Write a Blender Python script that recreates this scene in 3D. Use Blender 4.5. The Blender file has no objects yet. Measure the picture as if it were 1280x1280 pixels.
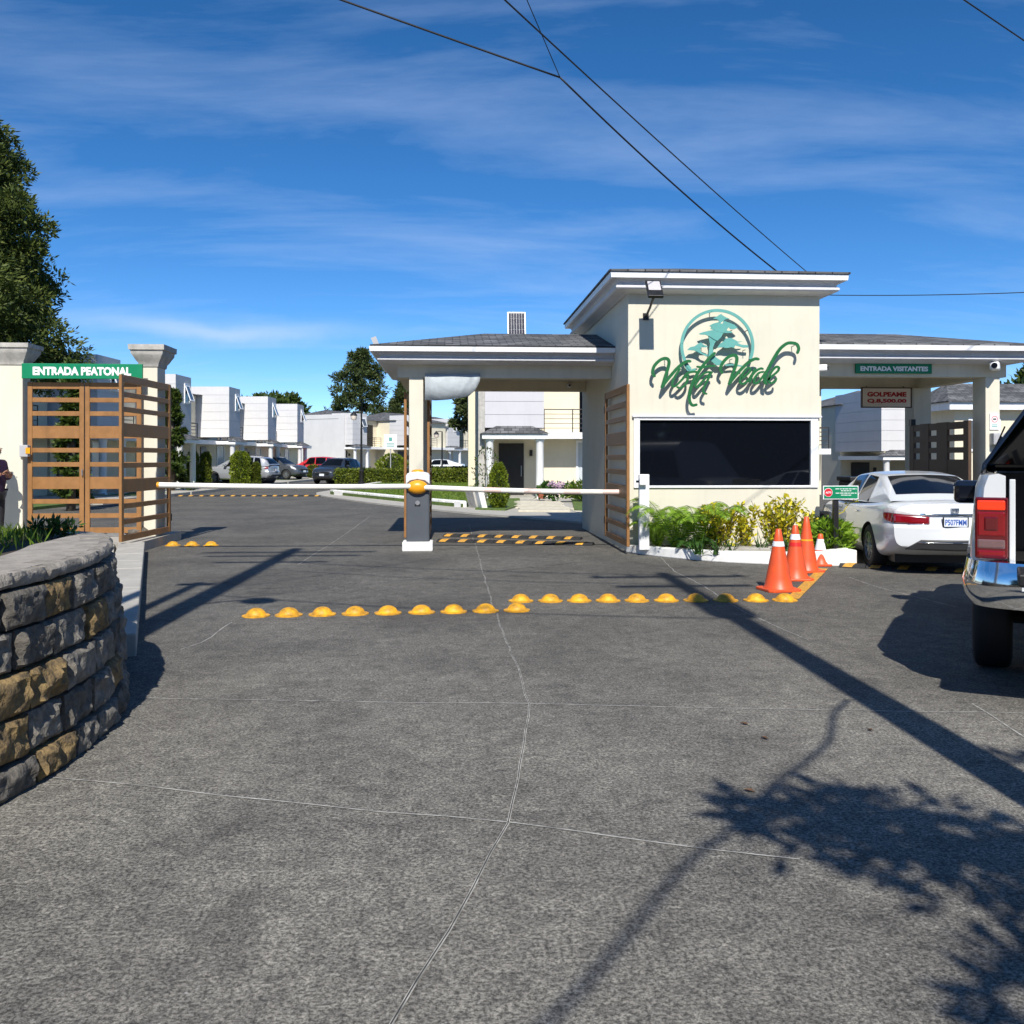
import bpy, bmesh, math, random
import numpy as np
from mathutils import Vector, Matrix, noise

# ------------------------------------------------------------------ camera, sky, sun, exposure
random.seed(7); rng = np.random.default_rng(7)
SC = bpy.context.scene
COL = SC.collection
R = math.radians
YAW = R(3.86)                      # the camera looks a little to the right of the gatehouse axis
CY, SY = math.cos(YAW), math.sin(YAW)
EYE = 1.65
FPX = 1170.0                       # focal length in photo pixels (1280 wide)

cam_d = bpy.data.cameras.new('camera')
cam = bpy.data.objects.new('camera', cam_d); COL.objects.link(cam)
cam.location = (0, 0, EYE)
cam.rotation_euler = (R(90), 0, -YAW)
cam_d.sensor_width = 36; cam_d.lens = FPX / 1280 * 36
cam_d.shift_y = -67 / 1280
cam_d.clip_start = 0.05; cam_d.clip_end = 3000
SC.camera = cam

SUN_EL = R(43.5); SUN_DX = 0.022   # light travels towards +Y (away from the viewer), a touch to the right
world = bpy.data.worlds.new('World'); SC.world = world; world.use_nodes = True
wn = world.node_tree; wn.nodes.clear()
def N(nt, typ, **kw):
    n = nt.nodes.new(typ)
    for k, v in kw.items(): setattr(n, k, v)
    return n
w_out = N(wn, 'ShaderNodeOutputWorld'); w_bg = N(wn, 'ShaderNodeBackground')
w_sky = N(wn, 'ShaderNodeTexSky', sky_type='NISHITA')
w_sky.sun_disc = False; w_sky.sun_elevation = SUN_EL
w_sky.sun_rotation = math.pi + math.atan(SUN_DX)
w_sky.altitude = 2200; w_sky.air_density = 0.72; w_sky.dust_density = 0.0; w_sky.ozone_density = 3.0
w_bg.inputs['Strength'].default_value = 0.128
# thin cirrus: noise on the sky plane, denser low over the houses
tc = N(wn, 'ShaderNodeTexCoord'); sep = N(wn, 'ShaderNodeSeparateXYZ')
wn.links.new(tc.outputs['Generated'], sep.inputs[0])
addz = N(wn, 'ShaderNodeMath', operation='ADD'); addz.inputs[1].default_value = 0.16
wn.links.new(sep.outputs['Z'], addz.inputs[0])
mxz = N(wn, 'ShaderNodeMath', operation='MAXIMUM'); mxz.inputs[1].default_value = 0.02
wn.links.new(addz.outputs[0], mxz.inputs[0])
dx = N(wn, 'ShaderNodeMath', operation='DIVIDE'); dy = N(wn, 'ShaderNodeMath', operation='DIVIDE')
wn.links.new(sep.outputs['X'], dx.inputs[0]); wn.links.new(mxz.outputs[0], dx.inputs[1])
wn.links.new(sep.outputs['Y'], dy.inputs[0]); wn.links.new(mxz.outputs[0], dy.inputs[1])
cmb = N(wn, 'ShaderNodeCombineXYZ'); wn.links.new(dx.outputs[0], cmb.inputs[0]); wn.links.new(dy.outputs[0], cmb.inputs[1])
mp = N(wn, 'ShaderNodeMapping'); mp.inputs['Rotation'].default_value = (0, 0, R(14)); mp.inputs['Scale'].default_value = (0.42, 1.15, 1)
mp.inputs['Location'].default_value = (1.7, 3.1, 0)
wn.links.new(cmb.outputs[0], mp.inputs[0])
cn = N(wn, 'ShaderNodeTexNoise'); cn.inputs['Scale'].default_value = 2.4; cn.inputs['Detail'].default_value = 12
cn.inputs['Roughness'].default_value = 0.60; cn.inputs['Distortion'].default_value = 0.35
wn.links.new(mp.outputs[0], cn.inputs['Vector'])
cr = N(wn, 'ShaderNodeValToRGB'); cr.color_ramp.elements[0].position = 0.45; cr.color_ramp.elements[1].position = 0.95
cr.color_ramp.elements[0].color = (0, 0, 0, 1); cr.color_ramp.elements[1].color = (0.46, 0.46, 0.46, 1)
wn.links.new(cn.outputs['Fac'], cr.inputs[0])
cmix = N(wn, 'ShaderNodeMix', data_type='RGBA'); cmix.inputs['B'].default_value = (3.9, 5.0, 6.9, 1)
w_hsv = N(wn, 'ShaderNodeHueSaturation'); w_hsv.inputs['Saturation'].default_value = 1.27; w_hsv.inputs['Value'].default_value = 1.0
wn.links.new(w_sky.outputs[0], w_hsv.inputs['Color'])
# one thin white streak low over the houses
sn = N(wn, 'ShaderNodeTexNoise'); sn.inputs['Scale'].default_value = 7; sn.inputs['Detail'].default_value = 8; wn.links.new(tc.outputs['Generated'], sn.inputs['Vector'])
def wm(op, a, b=None):
    n = N(wn, 'ShaderNodeMath', operation=op)
    for k, q in enumerate((a, b)):
        if q is None: continue
        if isinstance(q, (int, float)): n.inputs[k].default_value = q
        else: wn.links.new(q, n.inputs[k])
    return n.outputs[0]
dz = wm('ADD', wm('SUBTRACT', sep.outputs['Z'], 0.131), wm('MULTIPLY', wm('SUBTRACT', sn.outputs['Fac'], 0.5), 0.045))
band = wm('POWER', 2.718, wm('MULTIPLY', wm('MULTIPLY', dz, dz), -14000.0))
az = wm('SUBTRACT', sep.outputs['X'], -0.22); along = wm('POWER', 2.718, wm('MULTIPLY', wm('MULTIPLY', az, az), -60.0))
streak_ = wm('MULTIPLY', wm('MULTIPLY', band, along), wm('MULTIPLY', sn.outputs['Fac'], 1.0))
fac_ = wm('MINIMUM', wm('ADD', cr.outputs[0], streak_), 1.0)
wn.links.new(fac_, cmix.inputs['Factor']); wn.links.new(w_hsv.outputs[0], cmix.inputs['A'])
wn.links.new(cmix.outputs['Result'], w_bg.inputs['Color'])
wn.links.new(w_bg.outputs[0], w_out.inputs[0])

sun_d = bpy.data.lights.new('sun', 'SUN'); sun = bpy.data.objects.new('sun', sun_d); COL.objects.link(sun)
sun_d.energy = 5.0; sun_d.angle = R(0.53); sun_d.color = (1.0, 0.955, 0.88)
_dir = Vector((SUN_DX, 1.0, -math.tan(SUN_EL))).normalized()
sun.rotation_euler = _dir.to_track_quat('-Z', 'Y').to_euler()
sun.location = (0, -20, 25)
SC.view_settings.view_transform = 'Standard'; SC.view_settings.look = 'None'
SC.view_settings.exposure = 0.28; SC.view_settings.gamma = 1; SC.view_settings.use_curve_mapping = False
SC.cycles.max_bounces = 8; SC.cycles.transparent_max_bounces = 8

# ------------------------------------------------------------------ measuring helpers
def W(u, v, z=0.0):
    """camera-aligned plan (u right, v ahead) -> world"""
    return Vector((u * CY + v * SY, v * CY - u * SY, z))
def at(px, py, Y):
    """the point of the vertical plane y = Y that photo pixel (px, py) shows: used to take measurements off the photograph"""
    s = (px - 640) / FPX
    d = Y / (CY - s * SY); u = s * d
    return Vector((u * CY + d * SY, Y, EYE - (py - 573) / FPX * d))
def ground(px, py, z=0.0):
    d = (EYE - z) * FPX / (py - 573); u = (px - 640) / FPX * d
    return W(u, d, z)

# ------------------------------------------------------------------ materials
M = {}
def mat(name, col, rough=0.6, var=0.12, scale=6.0, bump=0.0, bscale=60.0, metal=0.0, spec=0.5, coat=0.0, detail=5, trans=0.0,
        streak=0.0, coords='Object', tint=None, emis=None):
    m = bpy.data.materials.new(name); m.use_nodes = True; nt = m.node_tree
    b = nt.nodes['Principled BSDF']
    b.inputs['Roughness'].default_value = rough; b.inputs['Metallic'].default_value = metal
    b.inputs['Specular IOR Level'].default_value = spec; b.inputs['Coat Weight'].default_value = coat
    b.inputs['Transmission Weight'].default_value = trans
    t = N(nt, 'ShaderNodeTexCoord')
    if var > 0:
        n = N(nt, 'ShaderNodeTexNoise'); n.inputs['Scale'].default_value = scale; n.inputs['Detail'].default_value = detail
        n.inputs['Roughness'].default_value = 0.6
        nt.links.new(t.outputs[coords], n.inputs['Vector'])
        r = N(nt, 'ShaderNodeValToRGB')
        c2 = tint or col
        r.color_ramp.elements[0].position = 0.3; r.color_ramp.elements[1].position = 0.7
        r.color_ramp.elements[0].color = (*[max(0, c * (1 - var)) for c in c2], 1)
        r.color_ramp.elements[1].color = (*[min(1, c * (1 + var)) for c in col], 1)
        nt.links.new(n.outputs['Fac'], r.inputs[0])
        src = r.outputs[0]
        if streak > 0:   # rain streaks: noise stretched downwards
            mp2 = N(nt, 'ShaderNodeMapping'); mp2.inputs['Scale'].default_value = (5, 5, 0.45)
            nt.links.new(t.outputs[coords], mp2.inputs[0])
            n2 = N(nt, 'ShaderNodeTexNoise'); n2.inputs['Scale'].default_value = 1.6; n2.inputs['Detail'].default_value = 6
            nt.links.new(mp2.outputs[0], n2.inputs['Vector'])
            r2 = N(nt, 'ShaderNodeValToRGB'); r2.color_ramp.elements[0].position = 0.5; r2.color_ramp.elements[1].position = 0.75
            r2.color_ramp.elements[0].color = (0, 0, 0, 1); r2.color_ramp.elements[1].color = (streak, streak, streak, 1)
            nt.links.new(n2.outputs['Fac'], r2.inputs[0])
            mx = N(nt, 'ShaderNodeMix', data_type='RGBA'); mx.inputs['B'].default_value = (*[c * 0.45 for c in col], 1)
            nt.links.new(r2.outputs[0], mx.inputs['Factor']); nt.links.new(src, mx.inputs['A']); src = mx.outputs['Result']
        nt.links.new(src, b.inputs['Base Color'])
        if rough > 0.3:
            mr = N(nt, 'ShaderNodeMapRange'); mr.inputs['To Min'].default_value = max(0.05, rough - 0.12); mr.inputs['To Max'].default_value = min(1, rough + 0.12)
            nt.links.new(n.outputs['Fac'], mr.inputs['Value']); nt.links.new(mr.outputs[0], b.inputs['Roughness'])
    else:
        b.inputs['Base Color'].default_value = (*col, 1)
    if bump > 0:
        n3 = N(nt, 'ShaderNodeTexNoise'); n3.inputs['Scale'].default_value = bscale; n3.inputs['Detail'].default_value = 6
        nt.links.new(t.outputs[coords], n3.inputs['Vector'])
        bp = N(nt, 'ShaderNodeBump'); bp.inputs['Strength'].default_value = bump; bp.inputs['Distance'].default_value = 0.02
        nt.links.new(n3.outputs['Fac'], bp.inputs['Height']); nt.links.new(bp.outputs[0], b.inputs['Normal'])
    if emis:
        b.inputs['Emission Color'].default_value = (*emis[0], 1); b.inputs['Emission Strength'].default_value = emis[1]
    M[name] = m
    return m

def leafmat(name, cols, rough=0.5, trans=0.25):
    """foliage: colour picked per leaf"""
    m = bpy.data.materials.new(name); m.use_nodes = True; nt = m.node_tree; b = nt.nodes['Principled BSDF']
    g = N(nt, 'ShaderNodeNewGeometry'); r = N(nt, 'ShaderNodeValToRGB')
    el = r.color_ramp.elements
    while len(el) < len(cols): el.new(0.5)
    for i, c in enumerate(cols):
        el[i].position = i / (len(cols) - 1); el[i].color = (*c, 1)
    nt.links.new(g.outputs['Random Per Island'], r.inputs[0]); nt.links.new(r.outputs[0], b.inputs['Base Color'])
    b.inputs['Roughness'].default_value = rough; b.inputs['Specular IOR Level'].default_value = 0.3
    tr = N(nt, 'ShaderNodeBsdfTranslucent'); ms = N(nt, 'ShaderNodeMixShader'); ms.inputs[0].default_value = trans
    nt.links.new(r.outputs[0], tr.inputs[0]); nt.links.new(b.outputs[0], ms.inputs[1]); nt.links.new(tr.outputs[0], ms.inputs[2])
    nt.links.new(ms.outputs[0], nt.nodes['Material Output'].inputs[0])
    M[name] = m; return m

mat('cream', (0.65, 0.615, 0.50), 0.75, 0.05, 1.2, 0.10, 120, streak=0.10)
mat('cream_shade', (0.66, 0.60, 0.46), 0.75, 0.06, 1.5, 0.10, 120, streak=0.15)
mat('white_paint', (0.80, 0.80, 0.79), 0.55, 0.05, 2.5, 0.06, 90, streak=0.12)
mat('white_kerb', (0.80, 0.79, 0.76), 0.7, 0.10, 9, 0.3, 70)
mat('fascia', (0.82, 0.83, 0.84), 0.45, 0.05, 4, 0.03, 60, streak=0.08)
mat('cornice', (0.62, 0.62, 0.64), 0.6, 0.06, 4, 0.08, 60, streak=0.12)  # white eaves paint greyed for its underside shade; drip ledge shares it
mat('old_concrete', (0.44, 0.42, 0.38), 0.85, 0.25, 5, 0.35, 60, streak=0.5)
mat('concrete', (0.40, 0.38, 0.335), 0.85, 0.14, 3, 0.3, 110)
mat('grey_siding', (0.55, 0.54, 0.56), 0.7, 0.04, 1.0, 0.05, 90, streak=0.10)
mat('white_siding', (0.60, 0.59, 0.585), 0.7, 0.04, 1.0, 0.05, 90, streak=0.08)
mat('house_cream', (0.72, 0.65, 0.49), 0.75, 0.05, 1.0, 0.06, 90, streak=0.08)
mat('dark_door', (0.018, 0.017, 0.018), 0.4, 0.2, 8)
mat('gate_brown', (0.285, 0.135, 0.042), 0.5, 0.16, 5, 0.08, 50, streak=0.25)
mat('gate_dark', (0.085, 0.048, 0.026), 0.55, 0.15, 5, 0.06, 50)  # gate brown with the visitor leaf's shade mixed in; also frames the hanging sign
mat('black_metal', (0.012, 0.012, 0.013), 0.4, 0.15, 10)
mat('dark_glass', (0.004, 0.005, 0.008), 0.04, 0, spec=0.35)
mat('car_glass', (0.004, 0.0045, 0.005), 0.03, 0, spec=0.3)
mat('window_glass', (0.09, 0.11, 0.13), 0.05, 0, spec=0.6)
mat('curtain_glass', (0.52, 0.56, 0.58), 0.15, 0.06, 3)
mat('green_sign', (0.0, 0.20, 0.085), 0.4, 0.06, 3)
mat('sign_white', (0.82, 0.82, 0.82), 0.45, 0.02, 3)
mat('sign_red', (0.42, 0.012, 0.012), 0.45, 0.06, 3)
mat('stop_red', (0.62, 0.02, 0.035), 0.4, 0.05, 3)
mat('sign_cream', (0.76, 0.67, 0.58), 0.5, 0.05, 3)
mat('logo_teal', (0.115, 0.36, 0.32), 0.45, 0.06, 5)
mat('logo_green', (0.012, 0.125, 0.034), 0.4, 0.08, 5)
mat('steel', (0.45, 0.45, 0.46), 0.4, 0.1, 8, metal=0.8)
mat('cabinet_grey', (0.078, 0.088, 0.102), 0.45, 0.06, 4, 0.04, 150)
mat('hood_silver', (0.62, 0.65, 0.70), 0.4, 0.04, 4)
mat('amber', (0.78, 0.33, 0.012), 0.35, 0.08, 5)
mat('yellow_dome', (0.78, 0.38, 0.012), 0.5, 0.22, 14, 0.15, 70, tint=(0.42, 0.22, 0.03), detail=8)
mat('yellow_paint', (0.75, 0.36, 0.02), 0.7, 0.2, 22, 0.1, 120, tint=(0.30, 0.20, 0.08))
mat('rubber', (0.022, 0.022, 0.023), 0.8, 0.3, 20, 0.2, 90)
mat('cone_orange', (0.76, 0.088, 0.014), 0.45, 0.10, 7, 0.05, 50, tint=(0.62, 0.09, 0.03))
mat('reflective_white', (0.78, 0.80, 0.82), 0.35, 0.06, 10)
mat('cone_red_band', (0.62, 0.02, 0.015), 0.35, 0.06, 10)
mat('arm_white', (0.80, 0.77, 0.70), 0.4, 0.05, 4)
mat('arm_red', (0.70, 0.54, 0.47), 0.45, 0.1, 6)
mat('car_white', (0.66, 0.68, 0.69), 0.28, 0, coat=0.8)
mat('car_silver', (0.42, 0.44, 0.47), 0.30, 0, metal=0.5, coat=0.8)
mat('car_grey', (0.085, 0.095, 0.11), 0.3, 0, metal=0.4, coat=0.8)
mat('car_dark', (0.035, 0.042, 0.055), 0.3, 0, metal=0.3, coat=0.8)
mat('car_red', (0.50, 0.02, 0.03), 0.3, 0, coat=0.8)
mat('chrome', (0.75, 0.76, 0.78), 0.08, 0, metal=1.0)
mat('rim', (0.40, 0.41, 0.42), 0.3, 0.05, 10, metal=0.8)
mat('tyre', (0.014, 0.014, 0.015), 0.75, 0.2, 20, 0.1, 80)
mat('black_plastic', (0.012, 0.012, 0.013), 0.5, 0.1, 15)
mat('black_gloss', (0.006, 0.008, 0.014), 0.06, 0, coat=0.8)
mat('tail_red', (0.20, 0.002, 0.005), 0.14, 0.12, 26, coat=1.0)
mat('tail_dark', (0.10, 0.003, 0.005), 0.10, 0.1, 20, coat=1.0)
mat('tail_lit', (0.60, 0.02, 0.01), 0.15, 0, coat=0.6, emis=((1.0, 0.07, 0.012), 0.55))
mat('tail_smoke', (0.16, 0.09, 0.09), 0.12, 0.1, 25, coat=1.0)
mat('tail_clear', (0.55, 0.52, 0.52), 0.12, 0.1, 25, coat=1.0)
mat('headlight', (0.6, 0.62, 0.64), 0.08, 0, coat=1.0)
mat('plate', (0.72, 0.76, 0.82), 0.4, 0.05, 20)
mat('plate_blue', (0.03, 0.10, 0.40), 0.4, 0)
mat('solar', (0.010, 0.012, 0.03), 0.12, 0.1, 20)
mat('tarp', (0.40, 0.44, 0.46), 0.85, 0.14, 6, 0.3, 12)
mat('bark', (0.11, 0.085, 0.06), 0.9, 0.35, 12, 0.6, 40)
mat('soil', (0.06, 0.045, 0.03), 0.95, 0.3, 12, 0.5, 40)
mat('wood_pole', (0.16, 0.13, 0.11), 0.9, 0.2, 4, 0.2, 50)
mat('concrete_pole', (0.36, 0.35, 0.33), 0.85, 0.1, 4, 0.1, 50)
mat('wire', (0.010, 0.010, 0.011), 0.6, 0)
mat('stone_grey', (0.170, 0.155, 0.132), 0.95, 0.55, 17, 0.9, 34, detail=9)
mat('stone_dark', (0.108, 0.098, 0.083), 0.95, 0.5, 17, 0.9, 34, detail=9)
mat('stone_ochre', (0.20, 0.135, 0.055), 0.95, 0.55, 15, 0.9, 34, detail=9, tint=(0.13, 0.10, 0.07))
mat('stone_cap', (0.26, 0.235, 0.20), 0.95, 0.35, 12, 0.6, 45, detail=9)
mat('terrace_concrete', (0.31, 0.28, 0.24), 0.9, 0.25, 9, 0.4, 70, detail=8)
mat('lawn', (0.085, 0.135, 0.024), 0.95, 0.35, 5, 0.6, 40)
mat('terracotta', (0.35, 0.10, 0.05), 0.8, 0.15, 8)
mat('utility_green', (0.10, 0.34, 0.22), 0.5, 0.1, 6)
mat('box_grey', (0.42, 0.42, 0.43), 0.5, 0.06, 8)
mat('jacket', (0.028, 0.010, 0.045), 0.75, 0.7, 45, 0.3, 60, tint=(0.008, 0.004, 0.02))
mat('trousers', (0.012, 0.012, 0.016), 0.8, 0.2, 20)
mat('skin', (0.30, 0.15, 0.09), 0.55, 0.06, 15)
mat('hair', (0.010, 0.007, 0.006), 0.5, 0.3, 60)
mat('paver', (0.52, 0.48, 0.38), 0.9, 0.15, 5, 0.25, 90)
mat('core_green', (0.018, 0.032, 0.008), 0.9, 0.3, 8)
leafmat('leaf_cypress', [(0.028, 0.048, 0.010), (0.070, 0.098, 0.018), (0.125, 0.150, 0.030)], 0.6, 0.2)
leafmat('leaf_pine', [(0.028, 0.050, 0.016), (0.06, 0.085, 0.022), (0.09, 0.11, 0.03)], 0.6, 0.2)
leafmat('leaf_broad', [(0.020, 0.045, 0.008), (0.05, 0.085, 0.014), (0.09, 0.12, 0.02)], 0.5, 0.25)
leafmat('leaf_hedge', [(0.05, 0.085, 0.008), (0.12, 0.16, 0.015), (0.22, 0.24, 0.03)], 0.5, 0.25)
leafmat('leaf_topiary', [(0.07, 0.12, 0.010), (0.16, 0.22, 0.015), (0.27, 0.31, 0.03)], 0.5, 0.25)
leafmat('leaf_gold', [(0.16, 0.22, 0.012), (0.50, 0.46, 0.02), (0.74, 0.62, 0.03), (0.66, 0.58, 0.05)], 0.5, 0.3)
leafmat('leaf_fern', [(0.11, 0.22, 0.018), (0.22, 0.38, 0.03), (0.36, 0.52, 0.06)], 0.45, 0.35)
leafmat('leaf_strap', [(0.02, 0.06, 0.012), (0.045, 0.11, 0.02), (0.07, 0.14, 0.03)], 0.4, 0.25)
leafmat('leaf_grass', [(0.06, 0.11, 0.012), (0.13, 0.22, 0.02), (0.24, 0.30, 0.05)], 0.6, 0.3)
leafmat('petal', [(0.55, 0.35, 0.55), (0.70, 0.48, 0.62), (0.75, 0.60, 0.72)], 0.6, 0.3)

# weathered paving: fine aggregate, worn patches, damp dark zones
def paving(name, base, speck):
    m = bpy.data.materials.new(name); m.use_nodes = True; nt = m.node_tree; b = nt.nodes['Principled BSDF']
    t = N(nt, 'ShaderNodeTexCoord')
    def noise_(scale, detail, rough=0.6, dist=0.0):
        n = N(nt, 'ShaderNodeTexNoise'); n.inputs['Scale'].default_value = scale; n.inputs['Detail'].default_value = detail
        n.inputs['Roughness'].default_value = rough; n.inputs['Distortion'].default_value = dist
        nt.links.new(t.outputs['Object'], n.inputs['Vector']); return n
    def ramp(n, p0, c0, p1, c1):
        r = N(nt, 'ShaderNodeValToRGB'); e = r.color_ramp.elements
        e[0].position = p0; e[0].color = (*c0, 1); e[1].position = p1; e[1].color = (*c1, 1)
        nt.links.new(n.outputs['Fac'], r.inputs[0]); return r
    def mul(a, c):
        x = N(nt, 'ShaderNodeMix', data_type='RGBA', blend_type='MULTIPLY'); x.inputs['Factor'].default_value = 1
        nt.links.new(a, x.inputs['A']); nt.links.new(c, x.inputs['B']); return x.outputs['Result']
    fine = ramp(noise_(62, 5, 0.85), 0.42, [c * (1 - speck) for c in base], 0.60, [c * (1 + speck) for c in base])
    blot = ramp(noise_(24, 7, 0.8, 0.4), 0.36, (0.70,) * 3, 0.64, (1.32, 1.31, 1.28))
    mid = ramp(noise_(6.0, 8, 0.78, 0.3), 0.34, (0.66, 0.66, 0.67), 0.66, (1.32, 1.32, 1.30))
    big = ramp(noise_(0.55, 4, 0.55, 0.4), 0.34, (0.74, 0.74, 0.75), 0.64, (1.12, 1.12, 1.11))
    col = mul(mul(mul(fine.outputs[0], blot.outputs[0]), mid.outputs[0]), big.outputs[0])
    stain = ramp(noise_(0.9, 7, 0.62, 1.2), 0.56, (1, 1, 1), 0.70, (0.70, 0.70, 0.71)); col = mul(col, stain.outputs[0])
    # paving paler near the viewer, darker towards the gate, with a wavy edge
    sx = N(nt, 'ShaderNodeSeparateXYZ'); nt.links.new(t.outputs['Object'], sx.inputs[0])
    wob = noise_(0.35, 4, 0.6); ad = N(nt, 'ShaderNodeMath', operation='MULTIPLY_ADD'); ad.inputs[1].default_value = 9.0; nt.links.new(wob.outputs['Fac'], ad.inputs[0]); nt.links.new(sx.outputs['Y'], ad.inputs[2])
    gr = N(nt, 'ShaderNodeMapRange', interpolation_type='SMOOTHSTEP'); gr.inputs['From Min'].default_value = 7.0; gr.inputs['From Max'].default_value = 17.0; gr.inputs['To Min'].default_value = 1.12; gr.inputs['To Max'].default_value = 0.70
    nt.links.new(ad.outputs[0], gr.inputs['Value']); gc = N(nt, 'ShaderNodeCombineColor')
    for ch_ in range(3): nt.links.new(gr.outputs[0], gc.inputs[ch_])
    col = mul(col, gc.outputs[0])
    # scattered pale worn aggregate
    v = N(nt, 'ShaderNodeTexVoronoi'); v.inputs['Scale'].default_value = 38; nt.links.new(t.outputs['Object'], v.inputs['Vector'])
    vr = N(nt, 'ShaderNodeValToRGB'); vr.color_ramp.elements[0].position = 0.08; vr.color_ramp.elements[1].position = 0.26
    vr.color_ramp.elements[0].color = (1, 1, 1, 1); vr.color_ramp.elements[1].color = (0, 0, 0, 1)
    nt.links.new(v.outputs['Distance'], vr.inputs[0])
    gate = ramp(noise_(9, 4, 0.7), 0.50, (0, 0, 0), 0.66, (0.8, 0.8, 0.8))
    fac = mul(vr.outputs[0], gate.outputs[0])
    mx = N(nt, 'ShaderNodeMix', data_type='RGBA'); mx.inputs['B'].default_value = (0.40, 0.39, 0.365, 1)
    nt.links.new(fac, mx.inputs['Factor']); nt.links.new(col, mx.inputs['A'])
    nt.links.new(mx.outputs['Result'], b.inputs['Base Color'])
    b.inputs['Roughness'].default_value = 0.82; b.inputs['Specular IOR Level'].default_value = 0.35
    nb = noise_(85, 6, 0.75); bp = N(nt, 'ShaderNodeBump'); bp.inputs['Strength'].default_value = 0.55; bp.inputs['Distance'].default_value = 0.012
    nt.links.new(nb.outputs['Fac'], bp.inputs['Height']); nt.links.new(bp.outputs[0], b.inputs['Normal'])
    M[name] = m
paving('paving', (0.170, 0.161, 0.143), 0.70)

# shingle roofs: courses and tabs too small to pick apart from here
def shingles(name):
    m = bpy.data.materials.new(name); m.use_nodes = True; nt = m.node_tree; b = nt.nodes['Principled BSDF']
    t = N(nt, 'ShaderNodeTexCoord'); mp_ = N(nt, 'ShaderNodeMapping'); mp_.inputs['Scale'].default_value = (1, 1, 1)
    nt.links.new(t.outputs['Object'], mp_.inputs[0])
    br = N(nt, 'ShaderNodeTexBrick'); br.inputs['Scale'].default_value = 1.0
    br.inputs['Color1'].default_value = (0.07, 0.072, 0.075, 1); br.inputs['Color2'].default_value = (0.17, 0.172, 0.178, 1)
    br.inputs['Mortar'].default_value = (0.02, 0.02, 0.022, 1)
    br.inputs['Brick Width'].default_value = 0.30; br.inputs['Row Height'].default_value = 0.16; br.inputs['Mortar Size'].default_value = 0.012
    nt.links.new(mp_.outputs[0], br.inputs['Vector'])
    n = N(nt, 'ShaderNodeTexNoise'); n.inputs['Scale'].default_value = 2.5; n.inputs['Detail'].default_value = 6
    nt.links.new(t.outputs['Object'], n.inputs['Vector'])
    r = N(nt, 'ShaderNodeValToRGB'); r.color_ramp.elements[0].position = 0.3; r.color_ramp.elements[1].position = 0.7
    r.color_ramp.elements[0].color = (0.6, 0.6, 0.6, 1); r.color_ramp.elements[1].color = (1.2, 1.2, 1.2, 1)
    nt.links.new(n.outputs['Fac'], r.inputs[0])
    x = N(nt, 'ShaderNodeMix', data_type='RGBA', blend_type='MULTIPLY'); x.inputs['Factor'].default_value = 1
    nt.links.new(br.outputs['Color'], x.inputs['A']); nt.links.new(r.outputs[0], x.inputs['B'])
    nt.links.new(x.outputs['Result'], b.inputs['Base Color']); b.inputs['Roughness'].default_value = 0.9
    bp = N(nt, 'ShaderNodeBump'); bp.inputs['Strength'].default_value = 0.8; bp.inputs['Distance'].default_value = 0.02
    nt.links.new(br.outputs['Color'], bp.inputs['Height']); nt.links.new(bp.outputs[0], b.inputs['Normal'])
    M[name] = m
shingles('shingle')

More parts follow.
